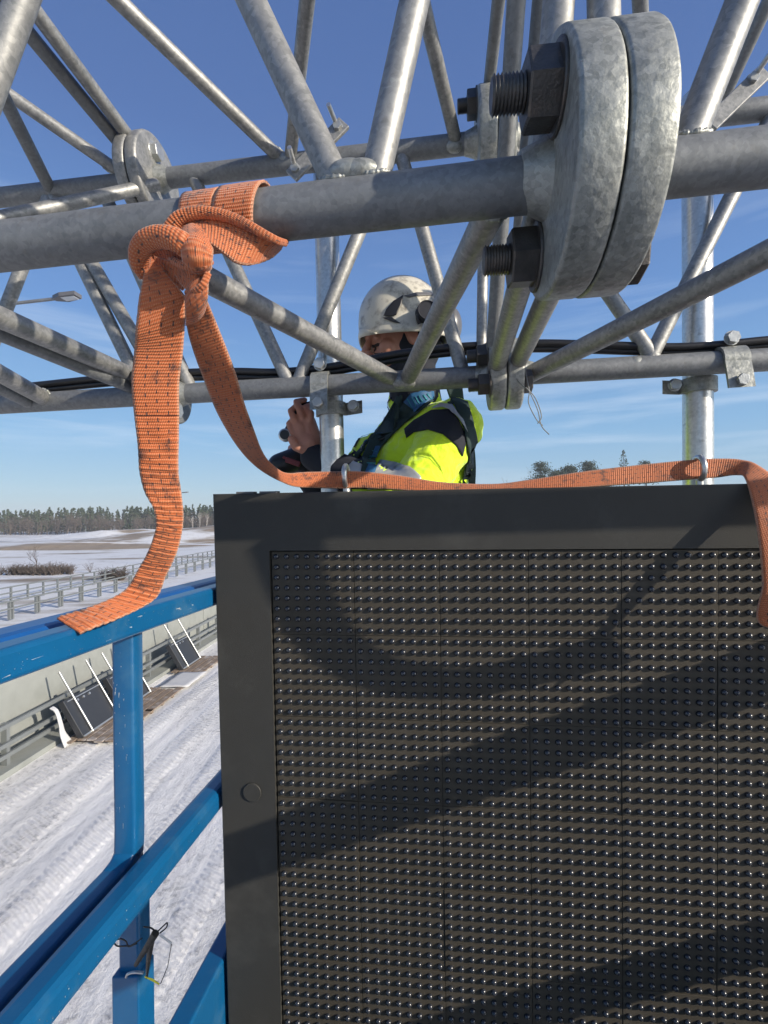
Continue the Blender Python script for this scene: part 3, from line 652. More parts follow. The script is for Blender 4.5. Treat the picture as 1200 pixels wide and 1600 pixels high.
def fB(a, b, r, y=-420, D=0.66, mat='galv'):
    x = ux(b, a, y); brace(P(b[0], b[1], DB(b[0])), P(x, y, D), r, mat)
def FL(a, b, r, mat='galv', dD=0.0): brace(P(a[0], a[1], DF(a[0])+dD), P(b[0], b[1], DL(b[0])-0.005), r, mat)
def BL(a, b, r, mat='galv'): brace(P(a[0], a[1], DB(a[0])), P(b[0], b[1], DL(b[0])), r, mat)
for a, b in (((392, 0), (533, 300)), ((648, 0), (582, 300)), ((35, 0), (-110, 399)), ((873, 0), (852, 280)), ((943, 0), (948, 272)), ((1160, 0), (1063, 250))): fT(a, b, 0.0180)
for a, b, r, mt in (((184, 0), (442, 252), .0150, 'galv'), ((480, 0), (453, 252), .0150, 'galv'), ((664, 20), (714, 228), .0145, 'galv'), ((64, 30), (228, 250), .0150, 'galv'),
                ((53, 62), (212, 255), .0150, 'galv_dull'), ((12, 165), (82, 302), .0150, 'galv_dull'), ((779, 0), (760, 170), .0130, 'galv_dull'), ((1000, 0), (1010, 190), .0140, 'galv_dull')): fB(a, b, r, mat=mt)
brace(P(198, 276, DB(198)), P(-400, -140, 0.95), .0145)
brace(P(245, 288, 1.26), P(-60, 355, 1.0), .0150)
brace(P(1230, -60, 1.0), P(1120, 175, 1.2), .014, 'galv_dull')
for a, b in (((-199, 409), (215, 590)), ((187, 364), (614, 592)), ((785, 294), (637, 592)), ((858, 284), (772, 586)), ((943, 276), (802, 580)), ((1586, 201), (822, 588)), ((-295, 420), (72, 624))): FL(a, b, 0.0195)
FL((-215, 430), (212, 607), 0.0170, 'galv_dull', 0.05); FL((-330, 440), (50, 630), 0.017, 'galv_dull', 0.05)
for a, b in (((80, 300), (-50, 635)), ((72, 300), (228, 620)), ((80, 300), (262, 616)), ((158, 291), (300, 612)), ((300, 272), (455, 606)), ((612, 240), (462, 606)), ((625, 236), (726, 592)), ((785, 218), (1029, 572)), ((1212, 169), (1010, 571))): BL(a, b, 0.0165)
BL((757, 235), (752, 580), 0.0125)
brace(P(835, -420, .64), P(768, 575, 1.15), 0.0150, 'galv_dull', 'diagonal'); brace(P(882, -420, .66), P(792, 578, 1.17), 0.0130, 'galv_dull', 'diagonal')
# node blobs
for px, py, D in ((625, 597, DL(625)-.014), (640, 596, DL(640)-.014), (72, 625, DL(72)-.014), (445, 250, DB(445)-.012), (710, 228, DB(710)-.012), (995, 568, DL(995)-.01)):
    mb = MB(); mb.ellips(P(px, py, D), .022, .014, .016, seg=16, rings=10); mb.build('weld_bead', 'galv_rough', truss)
mb = MB()
for px in (548, 566): mb.ellips(P(px, 276, DF(px)-.001), .030, .024, .016, seg=24, rings=12)
mb.build('weld_bead', 'galv_rough', truss)
def ray_plane(px, py, c, n):
    d = V((px-600)/F_PX, (py-800)/F_PX, 1.0); return ORG+d*((c-ORG).dot(n)/d.dot(n))
def hexnut(parent, c, ax, rh, h, rs, ls, washer=True, mat='bolt', rot=0.3):
    up = Matrix.Rotation(rot, 3, ax) @ UPW
    o = MB().prism(c, ax, h, rh, 6, up, rh*0.06).build('nut', mat, parent) if ls > 0 else MB().prism(c, ax, h, rh, 6, up, rh*0.06).build('bolt_head', mat, parent)
    if washer: MB().prism(c-ax*0.001, ax, h*0.14, rh*1.16, 28, None, rh*0.04).build('washer', mat, parent)
    if ls > 0:
        n = int(ls/(rs*0.19)); pts = []; rad = []
        for i in range(n*3+1):
            pts.append(c+ax*(h+ls*i/(n*3))); rad.append(rs*(1.0 if i % 3 == 1 else 0.88))
        rad[-1] = rs*0.82
        MB().tube(pts, rad, 24).build('bolt_thread', mat, parent)
def flange(c, R, th, bolts, heads, big, seam=0.002, mat='galv_rough', rc=0.03, n=72, twist=0.0, bevm=0.006):
    G = (globals()['G']+EH*twist).normalized(); UPG = (UPW-G*UPW.dot(G)).normalized()
    fl = []
    for s in (-1, 1):
        base = c+G*(seam/2 if s > 0 else -seam/2-th)
        mb = MB(); up = UPG; u = up; w = G.cross(u); N_ = n
        bev = min(bevm, th*0.2); prof = [(0, R-bev*(1 if s > 0 else 1.3)), (bev*.3, R-bev*.3), (bev, R), (th-bev, R), (th-bev*.3, R-bev*.3), (th, R-bev)]
        rings = []
        for z, q in prof:
            ring = []
            for k in range(N_):
                a = 2*math.pi*k/N_; ring.append(base+G*z+(u*math.cos(a)+w*math.sin(a))*(q*(1+0.004*noise.noise(Vector((math.cos(a)*3, math.sin(a)*3, z*40+s))))))
            rings.append(ring)
        vs = [p for r in rings for p in r]
        mb.add(vs, [[i*N_+k, i*N_+(k+1) % N_, (i+1)*N_+(k+1) % N_, (i+1)*N_+k] for i in range(len(prof)-1) for k in range(N_)], True)
        mb.add(rings[0], [list(range(N_))[::-1]], False); mb.add(rings[-1], [list(range(N_))], False)
        fl.append(mb.build('flange', mat, truss))
        MB().tube([base+(G*(th+0.0) if s > 0 else G*0), base+(G*(th+0.014) if s > 0 else -G*0.014), base+(G*(th+0.030) if s > 0 else -G*0.030)], [rc*1.45, rc*1.22, rc*1.0], 32).build('weld_bead', 'galv_rough', truss)
    for px, py, rh, h, rs, ls in bolts:
        q = ray_plane(px, py, c-G*(th+seam/2), G); hexnut(fl[0], q, -G, rh, h, rs, ls)
    for px, py, rh, h in heads:
        q = ray_plane(px, py, c+G*(th+seam/2), G); hexnut(fl[1], q, G, rh, h, 0, 0, washer=False, mat='zinc_bolt' if not big else 'bolt')
    return fl
def onl(a, b, px, c):
    p, q = Fa, Fb
    return P(px, c[0]+(c[1]-c[0])*px/1200, b(px))
cF = P(913, 386-0.1167*913-5, DF(913)); flange(cF, 0.130, 0.043, [(872, 140, .036, .034, .0185, .034), (838, 402, .036, .034, .0185, .032)], [], True, rc=0.03, twist=0.045, bevm=.004)
for dz, dh in ((0.073, -0.045), (-0.085, 0.02)):
    hexnut(truss, cF+UPG*dz+EH*dh+G*0.044, G, .034, .022, 0, 0, False, 'bolt')
cL = P(787, 632-0.0583*787, DL(787)); flange(cL, 0.080, 0.036, [], [], False, rc=rL)
for dz, dh in ((-.030, -.045), (.040, -.030)):
    hexnut(truss, cL+UPG*dz+EH*dh-G*0.037, -G, .026, .026, .016, .022, True, 'bolt')
hexnut(truss, cL+UPG*(-.03)+EH*(-.045)+G*0.037, G, .026, .018, 0, 0, False, 'bolt')
cB = P(772, 309-0.1158*772, DB(772)); flange(cB, 0.108, 0.040, [], [], False, rc=rB)
hexnut(truss, cB+UPG*0.060+EH*(-.04)-G*0.041, -G, .030, .022, .0165, .022, True, 'bolt')
cB2 = P(232, 309-0.1158*232, DB(232)); flange(cB2, 0.105, 0.030, [], [], False, rc=rB, mat='galv')
hexnut(truss, cB2+UPG*0.055+EH*(-.02)+G*0.031, G, .022, .016, 0, 0, True, 'zinc_bolt'); hexnut(truss, cB2+UPG*0.050+EH*(-.02)-G*0.031, -G, .022, .018, .012, .012, True, 'bolt')
cL2 = P(262, 632-0.0583*262, DL(262)); flange(cL2, 0.075, 0.026, [], [], False, rc=rL, mat='galv_dull')
for dz, dh in ((-.045, -.02), (.03, -.05)):
    hexnut(truss, cL2+UPG*dz+EH*dh+G*0.027, G, .022, .014, 0, 0, True, 'zinc_bolt'); hexnut(truss, cL2+UPG*dz+EH*dh-G*0.027, -G, .024, .026, .014, .01, True, 'bolt')
# ------------------------------------------------------------------ mounting poles with clamps
def pole(pxa, pya, pxb, pyb, D, r, label, cdir, clampx, cw):
    a, b = P(pxa, pya, D), P(pxb, pyb, D); o = empty('mounting_pole', b, label, 'pole', 'poles carrying the display')
    MB().tube([a.lerp(b, i/20) for i in range(21)], r, 40).build('tube', 'galv_shiny', o)
    ax = (b-a).normalized()
    # half clamp over the lower chord
    lc = P(clampx, 632-0.0583*clampx, DL(clampx)); cl = MB()
    n = 22; vs = []; rr0, rr1 = rL+0.0015, rL+0.0085
    tgt = -EH
    prof = []
    for i in range(n+1):
        t = -1.15+2.9*i/n; prof.append((t,))
    def cpt(t, rr): return UPG*math.cos(t)*rr + tgt*math.sin(t)*rr
    path = [(lc+cpt(t[0], rr0), lc+cpt(t[0], rr1)) for t in prof]
    # downward tab
    e0, e1 = path[-1]; dn = (-UPG+tgt*0.18).normalized(); path.append((e0+dn*0.030, e1+dn*0.030+tgt*0.001)); path.append((e0+dn*0.062, e1+dn*0.062))
    hw = cw/2; vs = []
    for p0, p1 in path: vs += [p0-G*hw, p0+G*hw, p1+G*hw, p1-G*hw]
    fs = []
    for i in range(len(path)-1):
        for k in range(4): fs.append([i*4+k, i*4+(k+1) % 4, (i+1)*4+(k+1) % 4, (i+1)*4+k])
    fs += [[3, 2, 1, 0], [len(path)*4-4+k for k in range(4)]]
    m = MB().add(vs, fs, False); mb = MB(); mb.add(vs, fs, False); cb = mb.build('chord_clamp', 'galv_rough', o)
    q = (path[-1][1]+path[-2][1])/2; hexnut(cb, q+tgt*0.001, tgt, .013, .010, 0, 0, False, 'zinc_bolt')
    # clamp round the pole below the chord
    pc = P(clampx+(8 if cdir > 0 else -30), 632-0.0583*clampx+38, D); pc = a+ax*((pc-a).dot(ax))
    side = G*cdir; frnt = -EH; vs = []; path = []
    for i in range(n+1):
        t = -1.7+3.4*i/n; path.append((frnt*math.cos(t)+side*math.sin(t)))
    m2 = MB(); pts0 = [pc+d*(r+.001) for d in path]+[pc+path[-1]*(r+.001)+side*0.045+frnt*0.014]; pts1 = [pc+d*(r+.008) for d in path]+[pc+path[-1]*(r+.008)+side*0.045+frnt*0.020]
    hh = 0.016; vs = []
    for p0, p1 in zip(pts0, pts1): vs += [p0-ax*hh, p0+ax*hh, p1+ax*hh, p1-ax*hh]
    fs = [[i*4+k, i*4+(k+1) % 4, (i+1)*4+(k+1) % 4, (i+1)*4+k] for i in range(len(pts0)-1) for k in range(4)]+[[3, 2, 1, 0], [len(pts0)*4-4+k for k in range(4)]]
    m2.add(vs, fs, False); pcb = m2.build('pole_clamp', 'galv_rough', o)
    hexnut(pcb, pc+side*(r+.032)+frnt*0.03, frnt, .013, .010, 0, 0, True, 'zinc_bolt')
    # stud above the chord
    sp = lc+UPG*(rL+0.024)+EH*0.0; hexnut(cb, sp+tgt*0.012, tgt, .014, .012, 0, 0, True, 'zinc_bolt')
    # plate with two rods at the upper chord
    return o
pl1 = pole(508, 255, 523, 860, 1.285, 0.0310, 'bright vertical pole left of the worker clamped to the lower chord', 1, 503, 0.042)
pl2 = pole(1089, 150, 1091, 860, 1.175, 0.0320, 'bright vertical pole at right with the dazzling sun glint', -1, 1140, 0.052)
def clamp_plate(o, a, b, wpx, rods, D):
    p, q = P(*a, D), P(*b, D); d = (q-p).normalized(); up = -EH
    s = d.cross(up).normalized(); mb = MB(); mb.box((p+q)/2, d, s, up, (q-p).length/2, wpx*D/780/2, 0.005, 0.002); pp = mb.build('clamp_plate', 'galv', o)
    for (x0, y0), (x1, y1) in rods:
        MB().tube([P(x1, y1, D+.01), P(x0, y0, D-.05)], 0.0055, 12).build('threaded_rod', 'galv_shiny', pp)
        hexnut(pp, P(x1, y1, D)-EH*0.004, -EH, .011, .009, 0, 0, True, 'zinc_bolt')
clamp_plate(pl1, (455, 276), (538, 192), 23, (((452, 230), (462, 266)), ((513, 163), (528, 200))), 1.19)
clamp_plate(pl2, (1108, 196), (1195, 112), 26, (((1205, 82), (1174, 126)),), 1.04)
# ------------------------------------------------------------------ cables
def cable(pts, off, label):
    q = catmull([P(x, y+off, DL(x)+0.004+d) for x, y, d in pts], 8)
    tag(MB().tube(q, 0.0085, 12).build('power_cable', 'cable'), label, 'cable', 'cables along the lower chord')
CP = [(-260, 640, 0), (-80, 618, 0), (54, 604, 0), (170, 592, 0), (280, 584, 0.0), (370, 582, 0), (430, 583, 0), (500, 577, 0), (560, 567, 0), (620, 555, 0), (700, 545, 0), (760, 541, 0), (850, 538, 0), (950, 541, 0), (1050, 544, 0), (1130, 540, 0), (1200, 533, 0), (1400, 515, 0)]
cable([(x, y, 0.0) for x, y, d in CP], -2, 'upper black cable sagging across in front of the worker')
cable([(x, y+2, 0.010) for x, y, d in CP], 5, 'lower black cable touching the other along the lower chord')
# steel wire hanging
w = empty('steel_wire', P(828, 580, 1.10), 'thin twisted steel wire dangling right of the lower flange', 'wire')
for pts in ([(800, 572), (806, 590), (818, 604), (826, 610), (840, 640), (846, 665), (858, 679)], [(818, 560), (823, 590), (827, 612), (826, 630), (838, 655), (848, 665)], [(827, 610), (838, 625), (846, 650), (840, 662)]):
    MB().tube(catmull([P(x, y, 1.09) for x, y in pts], 6), 0.0011, 6).build('strand', 'galv_dull', w)

# ------------------------------------------------------------------ LED display panel
def rot3(a):
    x, y, z = a
    return Matrix.Rotation(z, 3, 'Z') @ Matrix.Rotation(y, 3, 'Y') @ Matrix.Rotation(x, 3, 'X')
MS = 0.175
rr = rot3((R_(1.80), R_(6.74), R_(-0.83))); t0 = Vector((-1.352, 0.473, 5.982))*MS
def cam2w(v): return V(v.x, v.y, v.z)
PX, PY, PZ = cam2w(rr @ Vector((1, 0, 0))), cam2w(rr @ Vector((0, 1, 0))), cam2w(rr @ Vector((0, 0, 1)))
PO = ORG+cam2w(t0)
def LP(i, j, k=0.0): return PO+PX*(i*MS)+PY*(j*MS)+PZ*k            # k: metres behind the front
NC, NR = 6, 8
fwL, fwT = 0.70, 0.70
panel = empty('led_display', LP(NC/2, NR+fwT, 0.06), 'large dark LED display cabinet hanging in front, covered in small lens bumps', 'display')
i0, i1, j0, j1 = -fwL, NC+fwL, -fwT, NR+fwT
def pbox(a, b, c, d, k0, k1, bev=0.003):
    return MB().box(LP((a+b)/2, (c+d)/2, (k0+k1)/2), PX, PY, PZ, (b-a)/2*MS, (d-c)/2*MS, (k1-k0)/2, bev)
def frame_ring():
    mb = MB(); O = [(i0, j0), (i1, j0), (i1, j1), (i0, j1)]; I = [(-.012, -.012), (NC+.012, -.012), (NC+.012, NR+.012), (-.012, NR+.012)]; b_ = 0.016
    Ob = [(i0+b_, j0+b_), (i1-b_, j0+b_), (i1-b_, j1-b_), (i0+b_, j1-b_)]
    loops = [[LP(x, y, .12) for x, y in O], [LP(x, y, -.0035) for x, y in O], [LP(x, y, -.006) for x, y in Ob], [LP(x, y, -.006) for x, y in I], [LP(x, y, .016) for x, y in I]]
    vs = [p for l in loops for p in l]
    mb.add(vs, [[l*4+k, l*4+(k+1) % 4, (l+1)*4+(k+1) % 4, (l+1)*4+k] for l in range(4) for k in range(4)], False); return mb
frame_ring().build('cabinet_frame', 'frame', panel)
pbox(-0.012, NC+0.012, -0.012, NR+0.012, 0.012, 0.118, 0).build('back_plate', 'groove', panel)
bx = LP(-0.30, 2.93, -0.006); MB().prism(bx, -PZ, 0.0035, 0.020, 28, None, 0.001).build('blanking_cap', 'frame', panel)
for a in (-0.42, -0.13): pbox(a, a+0.22, j0-0.022, j0+0.01, 0.0, 0.02, 0.001).build('connector_cover', 'greyplast', panel)
# modules
def module_mesh():
    mb = MB(); g_ = 0.00045; mb.box(Vector((MS/2, -MS/2, -0.004)), (1, 0, 0), (0, 1, 0), (0, 0, 1), MS/2-g_, MS/2-g_, 0.004, 0.0006)
    return mb
def lens_mesh():
    mb = MB(); p = MS/8; seg = 14
    prof = [(0.0064, 0.0), (0.0062, 0.0018), (0.0056, 0.0036), (0.0045, 0.0052), (0.0030, 0.0062), (0.0015, 0.0067)]
    for i in range(8):
        for j in range(8):
            cx, cy = (i+.5)*p, -(j+.5)*p; vs = []
            for r, z in prof:
                for k in range(seg):
                    a = 2*math.pi*k/seg; vs.append(Vector((cx+r*math.cos(a), cy+r*math.sin(a)*0.92, z-0.0001)))
            vs.append(Vector((cx, cy, 0.0069)))
            fs = [[a*seg+k, a*seg+(k+1) % seg, (a+1)*seg+(k+1) % seg, (a+1)*seg+k] for a in range(len(prof)-1) for k in range(seg)]
            fs += [[(len(prof)-1)*seg+k, (len(prof)-1)*seg+(k+1) % seg, len(prof)*seg] for k in range(seg)]
            mb.add(vs, fs, True)
    return mb
def rawobj(name, mb, mat):
    me = bpy.data.meshes.new(name); me.from_pydata([tuple(v) for v in mb.v], [], mb.f); me.polygons.foreach_set('use_smooth', mb.sm); me.materials.append(MT[mat]); me.update()
    return me
mme, lme = rawobj('led_module', module_mesh(), 'module'), rawobj('led_lenses', lens_mesh(), 'lens')
RM = Matrix((PX, -PY, -PZ)).transposed().to_4x4()
rm = random.Random(5)
for i in range(NC):
    for j in range(NR):
        o = bpy.data.objects.new('led_module', mme); COL.objects.link(o); o.parent = panel
        tilt = Matrix.Rotation(rm.gauss(0, 0.002), 4, 'X') @ Matrix.Rotation(rm.gauss(0, 0.002), 4, 'Y')
        o.matrix_local = Matrix.Translation(LP(i, j, 0.0+rm.uniform(0, .0008))-panel.location) @ RM @ tilt
        l = bpy.data.objects.new('led_lenses', lme); COL.objects.link(l); l.parent = o
# lifting eyes
def eye(px, py, D, jx, label):
    c = P(px, py, D); o = empty('lifting_eye', c-UPW*.03, label, 'lifting eye', 'lifting eyes on the display')
    mb = MB(); mb.torus(c, G, 0.022, 0.0058, n=36, seg=12, up=UPG); mb.build('ring', 'galv_shiny', o)
    mb = MB(); mb.tube([c-UPG*0.024, c-UPG*0.06], 0.008, 12); mb.prism(c-UPG*0.036, -UPG, 0.008, 0.014, 20); mb.build('shank', 'galv_shiny', o)
eye(541, 744, 1.08, 0, 'shiny lifting eye with the sling through it below the left pole')
eye(1092, 732, 0.99, 0, 'shiny lifting eye with the sling through it below the right pole')

# ------------------------------------------------------------------ blue basket
RV = V((697-600)/F_PX, (813-800)/F_PX, 1.0)
def RLp(l, z, D): return ORG+RV*D+Vector((l, 0, z))
RD = RV.normalized(); RX = Vector((1, 0, 0)); 
def rail_box(l0, l1, z0, z1, D0, D1, bev=0.008, sd=None):
    a, b = RLp((l0+l1)/2, (z0+z1)/2, D0), RLp((l0+l1)/2, (z0+z1)/2, D1); m = MB()
    ex = RD; ey = UPW.cross(ex).normalized(); m.box((a+b)/2, ex, ey, ex.cross(ey), (b-a).length/2, abs(l1-l0)/2, abs(z1-z0)/2, bev); return m
bk = empty('lift_basket', RLp(0.15, -1.15, 0.5), 'blue painted steel work platform with guard rails around the photographer', 'work platform')
DE = 2.25
rail_box(-.54, -.50, -.178, -.138, -1.2, DE, .007).build('top_rail', 'blue', bk)
rail_box(-.618, -.546, -.186, -.136, -1.2, DE, .018).build('top_rail', 'bluedk', bk)
rail_box(-.548, -.500, -.628, -.578, -1.2, DE, .014).build('mid_rail', 'blue', bk)
rail_box(-.545, -.50, -1.14, -.95, -1.2, DE, .006).build('toe_board', 'blue', bk)
# gate: post bending into a lower bar
pts = [RLp(-.588, -.187, .918), RLp(-.588, -.40, .918), RLp(-.588, -.57, .918), RLp(-.588, -.605, .908), RLp(-.588, -.618, .875), RLp(-.588, -.619, .80), RLp(-.588, -.618, -.6)]
def sqtube(pts, hw, name, mat, parent, side=Vector((1, 0, 0)), bev=0.32, seg=3):
    pts = catmull(pts, 8); rings = []; n = len(pts); cr = []
    for sx_, sy_ in ((1, 1), (-1, 1), (-1, -1), (1, -1)):
        for k in range(seg+1):
            a0 = {(1, 1): 0, (-1, 1): 90, (-1, -1): 180, (1, -1): 270}[(sx_, sy_)]; a = R_(a0+90*k/seg)
            cr.append((sx_*(1-bev)+bev*math.cos(a), sy_*(1-bev)+bev*math.sin(a)))
    for i, p in enumerate(pts):
        t = (pts[min(i+1, n-1)]-pts[max(i-1, 0)]).normalized(); s = (side-t*side.dot(t)).normalized(); u = s.cross(t)
        rings.append([p+s*a*hw+u*b*hw for a, b in cr])
    m = len(cr); mb = MB(); mb.add([q for r in rings for q in r], [[i*m+k, i*m+(k+1) % m, (i+1)*m+(k+1) % m, (i+1)*m+k] for i in range(n-1) for k in range(m)], True)
    mb.add(rings[0], [list(range(m))[::-1]], False); mb.add(rings[-1], [list(range(m))], False)
    o = mb.build(name, mat, parent); return o
sqtube(pts, 0.0200, 'gate_frame', 'blue', bk)
MB().box(RLp(-.588, -.89, .93), RX, RD, UPW, .020, .018, .25, .006).build('post', 'blue', bk)
MB().box(RLp(-.588, -.98, .925), RX, RD, UPW, .0245, .0245, .17, .003).build('post_sleeve', 'blue', bk)
for D in (-1.1, 2.2):
    MB().box(RLp(-.588, -.66, D), RX, RD, UPW, .02, .02, .47, .006).build('post', 'blue', bk)
# right side of the basket
for l0, l1, z0, z1, nm in ((.826, .866, -.178, -.138, 'top_rail'), (.872, 1.01, -.190, -.136, 'top_rail'), (.826, .93, -.735, -.675, 'mid_rail'), (.83, .87, -1.14, -.95, 'toe_board')):
    rail_box(l0, l1, z0, z1, -1.2, 0.86, .01).build(nm, 'blue', bk); 
for D in (-1.1, -0.1): MB().box(RLp(.872, -.66, D), RX, RD, UPW, .02, .02, .47, .006).build('post', 'blue', bk)
MB().box(RLp(.14, -1.17, .5), RX, RD, UPW, .74, 1.75, .02, .004).build('floor', 'galv_dull', bk)
for z in (-.158, -.6): MB().box(RLp(.14, z, DE-.02), RX, RD, UPW, .70, .022, .022, .006).build('end_rail', 'blue', bk)
for z in (-.158, -.6): MB().box(RLp(.14, z, -1.18), RX, RD, UPW, .70, .022, .022, .006).build('end_rail', 'blue', bk)
# paint chips on the gate post
rc = random.Random(11); mb = MB()
def chip(mb, c, s, u, w, nrm):
    k = rc.randint(5, 7); vs = [c+nrm*0.0005+(u*math.cos(6.283*i/k)*s+w*math.sin(6.283*i/k)*s*rc.uniform(.5, 2.2))*rc.uniform(.5, 1.1) for i in range(k)]
    mb.add(vs, [list(range(k))], False)
for k in range(46):
    z = -.2-rc.random()*0.36; c = RLp(-.568+rc.gauss(0, .0006), z, .8995+rc.uniform(0, .002)); chip(mb, c-Vector((.0045, 0, 0)), rc.uniform(.0004, .0011), RX, UPW, -RD)
for k in range(16):
    chip(mb, RLp(-.588+rc.uniform(-.016, .012), -.2-rc.random()*.34, .8978), rc.uniform(.0004, .001), RX, UPW, -RD)
mb.build('paint_chips', 'chip', bk)
mb = MB()
for k in range(90):
    D = rc.uniform(.45, 1.0); chip(mb, RLp(-.5003, rc.uniform(-.172, -.145), D)+Vector((.0008, 0, 0)), rc.uniform(.0002, .0006), RD, UPW, RX)
for k in range(80):
    D = rc.uniform(.35, 1.0); chip(mb, RLp(-.4995, rc.uniform(-.618, -.59), D)+Vector((.0003, 0, 0)), rc.uniform(.0002, .0006)*rc.uniform(.6, 2), RD, UPW, RX)
mb.build('paint_chips', 'chip', bk)
for a_, b_ in (((-.608, -.188, .898), (-.566, -.188, .898)), ((-.566, -.188, .90), (-.566, -.188, .934))):
    MB().tube([RLp(*a_).lerp(RLp(*b_), i/12)+Vector((0, 0, .0008*math.sin(i*2.3))) for i in range(13)], [.0026+.0006*math.sin(i*3.1) for i in range(13)], 8).build('weld_bead', 'blue', bk)
mb = MB()
for k in range(9):                                                  # long thin scratches on the inner rail faces
    D = rc.uniform(.5, 1.0); z = rc.uniform(-.172, -.145); L_ = rc.uniform(.004, .02); c = RLp(-.4995, z, D); w_ = rc.uniform(.0002, .0005)
    mb.add([c, c+RD*L_+UPW*rc.uniform(-.002, .002), c+RD*L_+UPW*w_, c+UPW*w_], [[0, 1, 2, 3]], False)
for k in range(14):
    z = -.22-rc.random()*.33; c = RLp(-.600+rc.uniform(0, .022), z, .8977); L_ = rc.uniform(.002, .010); w_ = rc.uniform(.0002, .0004)
    mb.add([c, c+RX*w_, c+RX*w_+UPW*L_+RX*rc.uniform(-.002, .002), c+UPW*L_], [[0, 1, 2, 3]], False)
mb.build('scratches', 'chip', bk)
# latch pin on the sleeve
lp = empty('latch_pin', P(226, 1510, .86), 'dark latch pin with wire loop hanging at the blue gate post', 'latch')
MB().tube([P(212, 1508, .84), P(243, 1458, .84)], [.0035, .0065], 14).build('handle', 'bolt', lp)
MB().tube([P(236, 1470, .842), P(232, 1500, .85), P(229, 1528, .86)], [.006, .004, .002], 10).build('hook', 'bolt', lp)
MB().tube(catmull([P(x, y, .84) for x, y in ((246, 1456), (256, 1446), (261, 1442), (260, 1449), (250, 1458))], 6), .0012, 8).build('ring', 'cable', lp)
MB().tube(catmull([P(x, y, .86) for x, y in ((224, 1448), (236, 1450), (246, 1458))], 6), .0013, 8).build('ring', 'cable', lp)
MB().tube(catmull([P(x, y, .87) for x, y in ((222, 1466), (205, 1477), (198, 1478), (183, 1478), (179, 1471), (188, 1467), (197, 1471), (201, 1479), (214, 1474))], 6), .0012, 8).build('ring', 'cable', lp)
MB().tube([P(250, 1461, .85), P(257, 1466, .85), P(268, 1474, .85)], .0016, 8).build('wire', 'galv_shiny', lp)
MB().tube([P(268, 1475, .85), P(262, 1510, .85), P(251, 1537, .85)], .0007, 6).build('wire', 'cable', lp)
MB().tube([P(226, 1526, .85), P(238, 1531, .85), P(249, 1538, .85)], [.0008, .0017, .001], 8).build('frayed_end', 'yellow', lp)
MB().tube(catmull([P(x, y, .85) for x, y in ((224, 1520), (210, 1519), (200, 1522), (197, 1527))], 5), .0022, 10).build('hook', 'galv_shiny', lp)

# ------------------------------------------------------------------ orange lifting sling
sling = empty('lifting_sling', P(250, 800, .69), 'dirty orange webbing sling knotted round the big tube, its tail lying on the blue rail', 'lifting sling')
def KC(cx, cy, D): return P(180+cx/4.286, 260+cy/4.286, D)
def KE(l): return [(KC(*a), KC(*b)) for a, b in l]
def Fp(px): 
    return P(px, 386-0.11667*px, DF(px))
def ring(pxL, pxR, lean, rad, a0, a1, name, n=26, v0=0.0):
    st = []
    for i in range(n+1):
        t = R_(a0+(a1-a0)*i/n); d = UPG*math.cos(t)-EH*math.sin(t); ln = lean*math.cos(t)*0.5+lean*0.5
        st.append((Fp(pxL+ln*0.8)+d*rad, Fp(pxR+ln)+d*(rad+.0005)))
    return ribbon(name, st, 'web', sling, n=2, across=8, thick=0.003, wrinkle=0.0004, v0=v0)
ring(299, 349, 6, rF+.0035, -200, 175, 'sling_wrap')
ring(345, 404, 20, rF+.0052, -200, 175, 'sling_wrap', v0=.3)
# wide arching band of the knot, sweeping right under the tube
ribbon('sling_band', KE([((300, 520, .600), (395, 500, .594)), ((360, 430, .592), (430, 470, .584)), ((430, 360, .588), (480, 445, .578)), ((530, 322, .586), (545, 470, .574)), ((650, 318, .584), (640, 520, .571)),
    ((790, 345, .582), (735, 590, .572)), ((900, 400, .581), (810, 645, .575)), ((1000, 458, .583), (900, 662, .585)), ((1090, 500, .590), (985, 640, .600)), ((1150, 512, .612), (1070, 590, .630)), ((1160, 490, .640), (1120, 520, .655)), ((1130, 440, .66), (1080, 440, .67))]),
    'web', sling, n=10, bulge=-.004, thick=.0032, wrinkle=.0004)
# rolled upper rim of the band
rim = [KC(x, y, d) for x, y, d in ((360, 432, .588), (420, 352, .583), (520, 315, .580), (640, 312, .578), (780, 345, .576), (900, 400, .575), (1000, 455, .577), (1085, 497, .584), (1145, 514, .606))]
def rope(name, pts, rad, mat='web', flat=0.55, n=12, seg=16, v0=0.0, parent=None):
    pts = catmull(pts, n); N_ = len(pts); mb = MB(); L = 0; W = seg+1; vs = []
    view = None
    for i, p in enumerate(pts):
        t = (pts[min(i+1, N_-1)]-pts[max(i-1, 0)]).normalized(); vdir = (p-ORG).normalized(); s = t.cross(vdir).normalized(); u = s.cross(t)
        if i: L += (p-pts[i-1]).length
        r = rad[0]+(rad[1]-rad[0])*i/(N_-1) if isinstance(rad, tuple) else rad
        for k in range(W):
            a = 2*math.pi*k/seg; mb.uv[i*W+k] = (k/seg, L+v0); vs.append(p+s*math.cos(a)*r+u*math.sin(a)*r*flat)
    mb.add(vs, [[i*W+k, i*W+k+1, (i+1)*W+k+1, (i+1)*W+k] for i in range(N_-1) for k in range(seg)], True)
    return mb.build(name, mat, parent or sling)
rope('sling_fold', rim, (.0085, .004), flat=.6)
# inner orange side seen through the loop
ribbon('sling_band', KE([((205, 690, .600), (270, 640, .60)), ((225, 560, .592), (300, 650, .598)), ((300, 520, .584), (345, 650, .590)), ((400, 540, .580), (410, 665, .585)), ((470, 600, .578), (450, 690, .582))]), 'web', sling, bulge=-.003, thick=.003)
